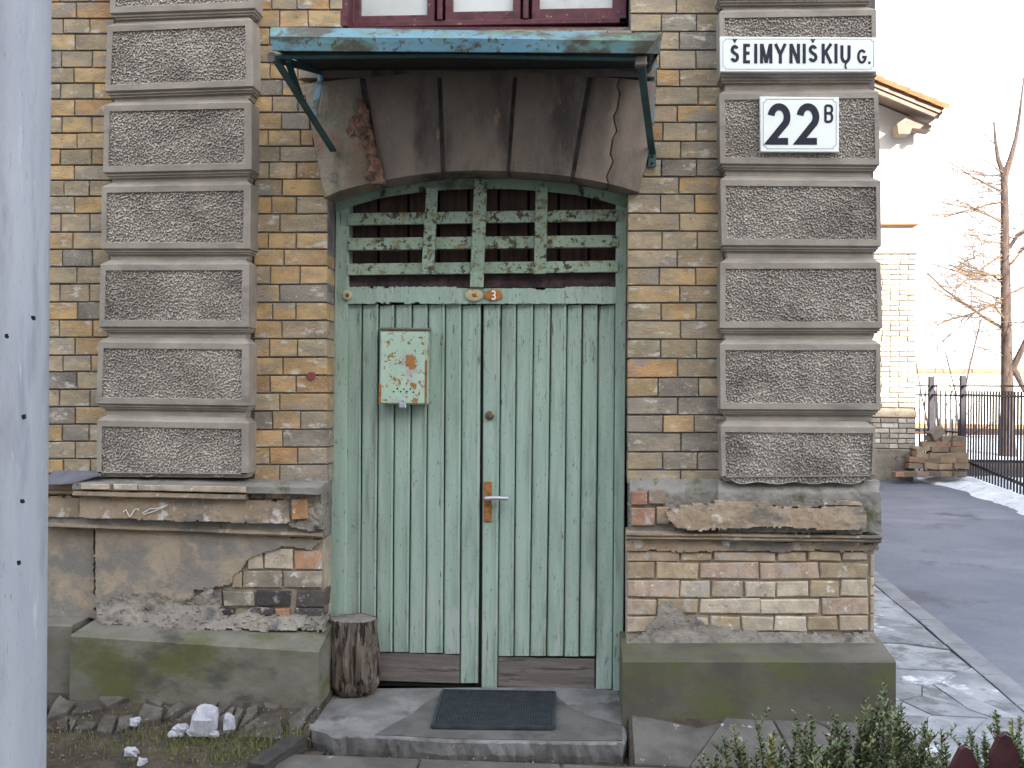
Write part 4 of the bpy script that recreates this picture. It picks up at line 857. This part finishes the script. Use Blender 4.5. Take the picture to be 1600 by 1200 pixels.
# fallen twigs by the step
# ------------------------------------------------------------------ far right: neighbouring house
YH = 7.0
hx = lambda px, Y=YH: P(px, 600, Y)[0]; hz = lambda py, Y=YH: P(1405, py, Y)[2]
Hn = thing('neighbour_house', (hx(1405), YH, gz(0,YH)), 'pale brick neighbouring house with orange tiled eaves beyond the road', 'building')
XN = hx(1431)
MB().box(-4, XN-.01, YH+.02, YH+9, -.1, hz(392)).obj('far_mortar', m_mortar_l, Hn)
MB().bbox(1.9, XN+.01, YH-.02, YH+.3, hz(352), hz(349), .004).obj('string_course', m_tile, Hn)
MB().bbox(1.9, XN+.03, YH-.03, YH+.3, hz(396), hz(389), .01).obj('wall_coping', m_farw, Hn)
MB().bbox(1.9, XN+.015, YH-.012, YH+.3, hz(652), hz(641), .006).obj('string_course', m_mortar_l, Hn)
MB().bbox(1.9, XN-.06, YH-.03, YH+.3, 0.0, hz(702), .01).obj('house_plinth', m_cement, Hn)
py = 398.0; i = 0
while py < 700:
    if not (637 < py < 652):
        xx = 1431.0; first = True
        while xx > 1350:
            L_ = (27 if i % 2 else 14) if first else random.choice((27,27,14)); first = False
            k = random.uniform(.85, 1.1); a, b = hx(xx-L_+1), hx(xx-.4)
            o = MB().bbox(a, b, YH+random.uniform(-.004,.004), YH+.1, hz(py+6.6), hz(py), .004).obj('brick', m_farb, Hn)
            c_ = random.choice(((.50,.48,.42),(.42,.39,.34),(.36,.33,.29),(.54,.52,.47))); o.color = (c_[0]*k, c_[1]*k, c_[2]*k, 1); xx -= L_
    py += 8.0; i += 1
# roof with verge
r0, r1 = P(1330,112,YH-.35), P(1474,171,YH-.35); dv = r1-r0; L_ = np.linalg.norm(dv); dv /= L_; nn = np.array([-dv[2], 0, dv[0]])
gp = [(-4, hz(392)+.002), (XN-.03, hz(392)+.002)]
zr = lambda x: r0[2]+(x-r0[0])*dv[2]/dv[0]-.07
xr_ = XN-.03; V = [(r0[0]-.5, YH+.05, hz(392)+.002), (xr_, YH+.05, hz(392)+.002), (xr_, YH+.05, zr(xr_)), (r0[0]-.5, YH+.05, zr(r0[0]-.5))]; V += [(a, YH+8.9, c) for a, _, c in V]
MB().add(V, [(0,1,2,3),(7,6,5,4),(0,4,5,1),(1,5,6,2),(2,6,7,3),(3,7,4,0)]).obj('rendered_wall', m_farw, Hn)
rs = MB()
V = [r0, r1, r1-nn*.05, r0-nn*.05]; V += [q+np.array([0,6,0]) for q in V]; rs.add(V, [(0,1,2,3),(7,6,5,4),(0,4,5,1),(1,5,6,2),(2,6,7,3),(3,7,4,0)]); RF = rs.obj('roof', m_soffit, Hn)
nt_ = 7
for i in range(nt_):
    a = r0+dv*(L_*i/nt_); b = r0+dv*(L_*(i+1)/nt_+.04)
    ql = [a+nn*.002, b+nn*.008, b+nn*.065, a+nn*.048]; ql = [q+np.array([0,-.04-.004*(i % 2),0]) for q in ql]; q2 = [q+np.array([0,1.2,0]) for q in ql]
    MB().add(ql+q2, [(0,1,2,3),(7,6,5,4)]+[(j,(j+1)%4,(j+1)%4+4,j+4) for j in range(4)]).obj('roof_tile', m_tile, RF)
fb = [r0-nn*.052, r1-nn*.052, r1-nn*.10, r0-nn*.10]; fb = [q+np.array([0,.02,0]) for q in fb]; MB().add(fb+[q+np.array([0,.04,0]) for q in fb], [(0,1,2,3),(7,6,5,4)]+[(j,(j+1)%4,(j+1)%4+4,j+4) for j in range(4)]).obj('verge_board', m_soffit, Hn)
cs = [P(x, y, YH-.20) for x, y in ((1402,193),(1420,181),(1456,196),(1456,203),(1425,200),(1422,209),(1404,209))]
MB().add(cs+[q+np.array([0,.2,0]) for q in cs], [tuple(range(7)), tuple(range(13,6,-1))]+[(j,(j+1)%7,(j+1)%7+7,j+7) for j in range(7)]).obj('eaves_box', m_soffit, Hn)
MB().tube([P(1478,174,YH-.5), P(1478,174,YH+2)], .035, 10).obj('gutter', m_farw, Hn)
# ------------------------------------------------------------------ brick pile
pil0 = G(1455,742); lb = None
def loose(px, py, Y, yawd, L_=.19, hh=.062, tiltd=0, col=None):
    global lb
    z = P(px, py, Y); 
    if lb is None:
        lb = MB().bbox(-.5, .5, -.25, .25, -.5, .5, .05).obj('loose_brick', m_farb, None, origin=(0,0,0)); o = lb
    else: o = lb.copy(); COL.objects.link(o)
    o.scale = (L_, .2, hh); o.rotation_euler = (random.uniform(-.06,.06), math.radians(tiltd), math.radians(yawd)); o.location = z.tolist()
    col = col or random.choice(((.27,.20,.13),(.24,.18,.12),(.30,.23,.16),(.20,.16,.12),(.26,.16,.11),(.17,.14,.11))); o.color = (*col, 1)
    prop(o, 'salvaged tan brick in the stacked pile by the iron fence', 'brick', 'salvaged bricks piled by the iron fence')
    return o
YP = 6.80
prow = [(740,[(1420,-6),(1440,0),(1457,4),(1477,0),(1497,3)]),(728,[(1428,0),(1452,5),(1476,0),(1498,2)]),(719,[(1430,8),(1455,0),(1478,0),(1500,3)]),(711,[(1437,14),(1460,0),(1477,-3),(1499,0)]),(702,[(1440,-20),(1466,0),(1495,3)]),(694,[(1449,-8),(1472,10),(1495,5)]),(686,[(1459,18),(1480,-12),(1497,10)])]
for py, L2 in prow:
    for px, ti in L2:
        o = loose(px+random.uniform(-1.5,1.5), py+random.uniform(-.8,.8), YP-.05+(736-py)*.002, random.uniform(-14,14), random.uniform(.15,.19), random.uniform(.055,.066), ti*.6+random.uniform(-3,3))
        if random.random() < .9: loose(px+random.uniform(-4,4), py-1, YP+.18, random.uniform(-20,20), .18, .06, ti*.5)
o = loose(1462,677,YP+.02,20,.17,.10,-28); o['label'] = 'topmost brick of the pile, tipped up on its corner'; del o['group']
o = loose(1403,741,YP-.1,10,.10,.05,4); o['label'] = 'single reddish brick lying left of the stacked pile'; del o['group']; o.color = (.36,.2,.14,1)
# ------------------------------------------------------------------ iron fence
YFc = 7.25
F0 = P(1503,738,YFc); XF = F0[0]; zb = gz(XF, YFc); ztop = P(1503,587,YFc)[2]
Fn = thing('iron_fence', (XF, YFc, zb), 'black iron railing fence with square posts beyond the road', 'fence')
def fpost(x, y, top, s=.05):
    return MB().bbox(x-s/2, x+s/2, y-s/2, y+s/2, gz(x, y)-.02, top, .004)
fpost(XF, YFc, ztop, .058).obj('fence_post', m_iron, Fn)
XP2 = P(1455,600,YFc+.6)[0]; fpost(XP2, YFc+.6, P(1455,588,YFc+.6)[2], .06).obj('fence_post', m_iron, Fn)
for y in (5.2, 3.0): fpost(XF, y, ztop-.03, .058).obj('fence_post', m_iron, Fn)
r1z, r2z = P(1503,603,YFc)[2], P(1503,617,YFc)[2]; rbz = P(1510,718,YFc)[2]
for z in (r1z, r2z): MB().box(XF-.012, XF+.012, 1.0, YFc-.03, z-.010, z+.010).obj('rail', m_iron, Fn)
v0 = [(XF-.012, 1.0, gz(0,1)+.15),(XF+.012, 1.0, gz(0,1)+.15),(XF+.012, 1.0, gz(0,1)+.18),(XF-.012, 1.0, gz(0,1)+.18)]; v1 = [(XF-.012, YFc-.03, rbz-.015),(XF+.012, YFc-.03, rbz-.015),(XF+.012, YFc-.03, rbz+.015),(XF-.012, YFc-.03, rbz+.015)]
MB().add(v0+v1, [(0,1,2,3),(7,6,5,4)]+[(j,(j+1)%4,(j+1)%4+4,j+4) for j in range(4)]).obj('rail', m_iron, Fn)
XL_ = P(1425,600,YFc+.6)[0]
for z in (P(1455,603,YFc+.6)[2], P(1455,617,YFc+.6)[2], P(1455,672,YFc+.6)[2]):
    MB().bar((XL_-.5, YFc+.62, z), (XP2, YFc+.6, z), .022, .02).obj('rail', m_iron, Fn)
    MB().bar((XP2, YFc+.6, z), (XF, YFc, z), .022, .02).obj('rail', m_iron, Fn)
bar0 = MB().box(-.008,.008,-.008,.008,0,1).obj('fence_bar', m_iron, Fn, origin=(0,0,0)); first = True
def fbar(x, y, z0, z1):
    global first
    if first: o = bar0; first = False
    else: o = bar0.copy(); COL.objects.link(o)
    o.parent = Fn; o.location = (x-XF, y-YFc, z0-zb); o.scale = (1, 1, z1-z0)
for i in range(60): fbar(XF, YFc-.1-i*.075, gz(XF, YFc-.1-i*.075)+.06, r2z+(.05 if True else 0))
for i in range(14): fbar(XL_-.2+i*.06, YFc+.62, gz(0,YFc+.6)+.05, P(1455,610,YFc+.6)[2])
for i in range(5):
    u = (i+.5)/5; fbar(XP2+(XF-XP2)*u, YFc+.6-.6*u, gz(0,YFc)+.08, P(1480,655,YFc)[2]) if i else None
# ------------------------------------------------------------------ snow bank
xs = np.linspace(3.3, 6.2, 60); ys = np.linspace(4.0, 7.6, 80); V = []
for y in ys:
    for x in xs:
        edge = 3.72+max(0, (y-5.6))*.0+.25*float(fbm(y*1.3, 2, 3))+(7.3-y)*.10-(.7 if y > 6.6 else 0)*0
        u = (x-edge)/.25; k = 1/(1+math.exp(-u*5)) if abs(u) < 20 else (1 if u > 0 else 0)
        k *= 1/(1+math.exp(-(7.2-y)*9)); h = (.060+.04*float(fbm(x*3, y*3, 8))+.035*float(fbm(x*11, y*11, 5)))*k-.03*(1-k)
        V.append((x, y, gz(x, y)+h))
nx_ = 60; obj('snow_bank', V, [(j*nx_+i, j*nx_+i+1, (j+1)*nx_+i+1, (j+1)*nx_+i) for j in range(79) for i in range(nx_-1)], m_snow, None, smooth=True, label='dirty white snow banked along the iron fence', kind='stuff')
# ------------------------------------------------------------------ behind the fence
zg = lambda y: gz(0, y)
gw = thing('garden_wall', (8, 17, zg(17)), 'long pale garden wall with red coping behind the tree', 'wall')
za = P(1520,583,17)[2]; MB().box(2, 30, 17, 17.25, zg(17)-.1, za).obj('wall_face', m_farw, gw)
for i in range(14): MB().bbox(2+i*2, 3.98+i*2, 16.93, 17.32, za+.002, P(1520,576,17)[2], .01).obj('coping', m_red, gw)
bf = thing('board_fence', (8, 12, zg(12)), 'low orange timber board barrier behind the iron fence', 'fence')
for ya, yb in ((663,680),(685,706)):
    for i in range(5): MB().bbox(3.8+i*2.4, 6.18+i*2.4, 12, 12.05, P(1540,yb,12)[2], P(1540,ya,12)[2], .006).obj('board', m_board, bf)
MB().bbox(3.8, 15.8, 11.90, 11.96, P(1540,676,11.9)[2], P(1540,670,11.9)[2], .004).obj('rail', m_iron, bf)
MB().bbox(3.8, 15.8, 11.90, 11.98, P(1540,713,11.9)[2], P(1540,706,11.9)[2], .004).obj('rail', m_iron, bf)
for i in range(7): MB().bbox(3.85+i*2, 3.95+i*2, 12.06, 12.14, zg(12)-.1, P(1540,662,12)[2], .004).obj('post', m_board, bf)
# ------------------------------------------------------------------ trees
YT = 9.4
def grow(mb, p, d, L_, r, lev, side=None, dens=1.0, grav=0.0):
    segs = 4; pts = [p]; rr = [r]
    for i in range(segs):
        d = d+np.array([random.gauss(0,.13), random.gauss(0,.13), random.gauss(0,.10)+grav]); d = d/np.linalg.norm(d); p = p+d*L_/segs; pts.append(p); rr.append(r*(1-.6*(i+1)/segs))
    mb.tube(pts, rr, 5 if r > .012 else 3, cap=False)
    if lev <= 0: return
    for k in range(int({3: 6, 2: 6, 1: 5}[lev]*dens)):
        u = random.uniform(.25, 1); i = min(segs-1, int(u*segs)); q = pts[i]+(pts[i+1]-pts[i])*(u*segs-i)
        nd = d+np.array([random.gauss(0,.55), random.gauss(0,.55), random.gauss(-.05,.45)]); nd /= np.linalg.norm(nd)
        grow(mb, q, nd, L_*random.uniform(.40,.65), rr[i]*.5, lev-1, dens=dens, grav=grav)
tb = P(1573,722,YT); tb[2] = zg(YT)
t = thing('bare_tree', tb.tolist(), 'tall bare winter tree with a forked trunk behind the iron fence', 'tree')
tr = MB(); tpx = [(1574,735,.155),(1574,700,.125),(1574,640,.100),(1573,560,.085),(1572,480,.078),(1570,400,.070),(1570,330,.060),(1569,285,.055),(1570,262,.062)]
tr.tube([P(x, y, YT) for x, y, _ in tpx], [r*.84 for *_, r in tpx], 12)
tr.tube([P(1568,272,YT), P(1560,250,YT), P(1556,225,YT), P(1553,190,YT)], [.04,.03,.022,.012], 8); tr.tube([P(1571,272,YT), P(1580,245,YT), P(1588,215,YT), P(1593,180,YT), P(1600,120,YT)], [.045,.036,.028,.02,.01], 8)
for pts, r in (([(1574,590),(1590,560),(1604,530)],.055),([(1575,562),(1590,588),(1604,616)],.05),([(1576,388),(1590,368),(1606,360)],.028)):
    tr.tube([P(x, y, YT-.05*i) for i, (x, y) in enumerate(pts)], [r, r*.8, r*.6], 8)
tr.obj('trunk', m_tree, t, smooth=True)
br = MB()
for (x, y), tgt, L_, r in (((1570,470),(1470,500),1.0,.022),((1570,515),(1440,440),1.3,.024),((1569,430),(1480,420),.9,.02),((1570,395),(1475,470),1.0,.018),((1569,350),(1500,310),.7,.016),((1569,315),(1450,330),.9,.014),((1569,300),(1430,250),1.1,.014),((1570,445),(1500,380),.8,.018),((1572,420),(1640,340),.8,.02),((1556,225),(1520,200),.5,.01),((1569,345),(1440,300),1.0,.014),((1571,500),(1510,470),.6,.016),((1572,460),(1640,440),.7,.02)):
    a = P(x, y, YT); b = P(*tgt, YT+random.uniform(-.5,.5)); d = b-a; d /= np.linalg.norm(d); grow(br, a, d, L_, r, 3, dens=1.25)
for i in range(100):
    y = random.uniform(240, 560); a = P(1570, y, YT); b = P(1570+random.choice((-1,-1,1))*random.uniform(60,130), y+random.uniform(-50,25), YT+random.uniform(-.8,.6)); d = b-a; l = np.linalg.norm(d)
    grow(br, a, d/l, l*random.uniform(.5,1), .0075, 2, dens=1.2)
br.obj('branches', m_twig, t)
tb2 = P(1448,640,8.6); tb2[2] = zg(8.6)
t = thing('bare_shrub', tb2.tolist(), 'leaning bare shrub with dark thin twigs between house and fence post', 'shrub')
br = MB()
for a, b in (((1500,700),(1425,560)),((1498,705),(1440,600)),((1490,705),(1436,540)),((1505,700),(1450,500)),((1482,700),(1432,590))):
    p0, p1 = P(*a, 8.6), P(*b, 8.6+random.uniform(-.2,.2)); p0[2] = zg(8.6); d = p1-p0; l = np.linalg.norm(d); grow(br, p0, d/l, l, .02, 2, dens=.5)
br.obj('branches', m_tree, t)
# ------------------------------------------------------------------ box shrubs and pickets in front
def leafat(mb, c, d, sz):
    d = d/np.linalg.norm(d); s_ = np.cross(d, (random.uniform(-.4,.4), random.uniform(-.4,.4), 1)); s_ /= np.linalg.norm(s_); n_ = np.cross(s_, d)
    mb.add([c, c+d*sz*.3+s_*sz*.24+n_*sz*.05, c+d*sz*.72+s_*sz*.22+n_*sz*.05, c+d*sz, c+d*sz*.72-s_*sz*.22+n_*sz*.05, c+d*sz*.3-s_*sz*.24+n_*sz*.05, c+d*sz*.5-n_*sz*.03], [(0,1,6),(1,2,6),(2,3,6),(3,4,6),(4,5,6),(5,0,6)])
def shrub(tips, Y, label, base_z, fill):
    bx_ = P(sum(a for a, *_ in tips)/len(tips), 1150, Y)[0]; t = thing('box_shrub', (bx_, Y, gz(bx_, Y)), label, 'shrub', None)
    st, lf = MB(), MB()
    allt = [(px, py, Y+random.uniform(-.08,.1)) for px, py in tips]
    for _ in range(fill):
        a = random.choice(tips); allt.append((a[0]+random.gauss(0, 24), a[1]+random.uniform(14, 80), Y+random.uniform(-.16,.16)))
    for px, py, yy in allt:
        tp_ = P(px, py, yy); b = np.array([tp_[0]+random.uniform(-.05,.05), yy+random.uniform(-.04,.04), base_z]); n = 12
        pts = [b+(tp_-b)*u+np.array([math.sin(u*5+px)*.008, math.cos(u*4+px)*.008, 0]) for u in np.linspace(0, 1, n)]
        st.tube(pts, [.0035*(1-.7*i/n) for i in range(n)], 4, cap=False)
        H_ = tp_[2]-b[2]; m_ = int(H_/.011)
        for i in range(m_):
            u = .25+.75*i/m_; q = b+(tp_-b)*u+np.array([math.sin(u*5+px)*.008, math.cos(u*4+px)*.008, 0])
            for s in (0, math.pi):
                a = i*1.57+s+random.uniform(-.4,.4); d = np.array([math.cos(a), math.sin(a), random.uniform(.5,1.3)]); leafat(lf, q, d, random.uniform(.015,.027)*(1 if u < .93 else .7))
            if random.random() < .22 and u < .85:
                a = random.uniform(0, 6.28); sd_ = np.array([math.cos(a), math.sin(a), 1.1]); sd_ /= np.linalg.norm(sd_); ls = random.uniform(.04,.09)
                st.tube([q, q+sd_*ls], .0015, 3, cap=False)
                for k in range(int(ls/.010)):
                    for s in (0, math.pi):
                        aa = k*1.57+s; leafat(lf, q+sd_*k*.010, np.array([math.cos(aa), math.sin(aa), 1.0]), random.uniform(.011,.019))
    st.obj('stems', m_stem, t); lf.obj('foliage', m_leaf, t, kind='stuff')
shrub([(1120,1178),(1180,1116),(1212,1140),(1243,1108),(1268,1114),(1304,1116),(1160,1165),(1325,1140)], -1.15, 'low yellowish box shrub in front of the right plinth', .0, 52)
shrub([(1383,1068),(1360,1110),(1372,1092),(1405,1098),(1420,1125),(1452,1142),(1345,1130),(1468,1138),(1395,1120)], -1.12, 'taller dark box shrub with one upright shoot at the plinth corner', .0, 66)
shrub([(1558,1108),(1580,1126),(1597,1120),(1540,1142),(1610,1112),(1525,1160)], -1.15, 'box shrub at the right edge behind the pickets', .0, 38)
t = thing('picket_fence', (1.3,-1.6,gz(0,-1.6)), 'dark red pointed picket fence tips at the bottom right corner', 'fence')
for (px, py, yy) in ((1510,1168,-1.62),(1572,1148,-1.66),(1640,1140,-1.70),(1446,1215,-1.58)):
    tip = P(px, py, yy); hw = .036; z0 = gz(0,-1.6)-.05; zs = tip[2]-.055
    fr_ = [(tip[0]-hw, z0),(tip[0]+hw, z0),(tip[0]+hw, zs),(tip[0]+.012, tip[2]-.006),(tip[0], tip[2]),(tip[0]-.014, tip[2]-.008),(tip[0]-hw, zs)]
    n = 7; V = [(x, yy, z) for x, z in fr_]+[(x, yy+.022, z) for x, z in fr_]
    obj('picket', V, [tuple(range(n)), tuple(range(2*n-1, n-1, -1))]+[(j, (j+1) % n, (j+1) % n+n, j+n) for j in range(n)], m_picket, t)
MB().bar((.9,-1.53,.0), (2.2,-1.64,.05), .06, .03).obj('rail', m_picket, t)
# ------------------------------------------------------------------ unseen house added behind the photographer to keep sun off the facade
zo = gz(0,-16); OP = thing('unseen_shade_house', (2,-16,zo), 'plain rendered house added unseen behind the viewpoint to shade the facade', 'building')
OH = 11.3
MB().box(-26, 24, -26, -16, zo-1, OH).obj('wall', m_opp, OP)
for r in range(3):
    for i in range(16): MB().bbox(-24+i*3, -22.8+i*3, -15.99, -15.95, .8+r*3.1, 2.4+r*3.1, .01).obj('window', m_glass, OP)
MB().bbox(-26.3, 24.3, -26.3, -15.7, OH+.005, OH+.25, .02).obj('roof', m_tile, OP)
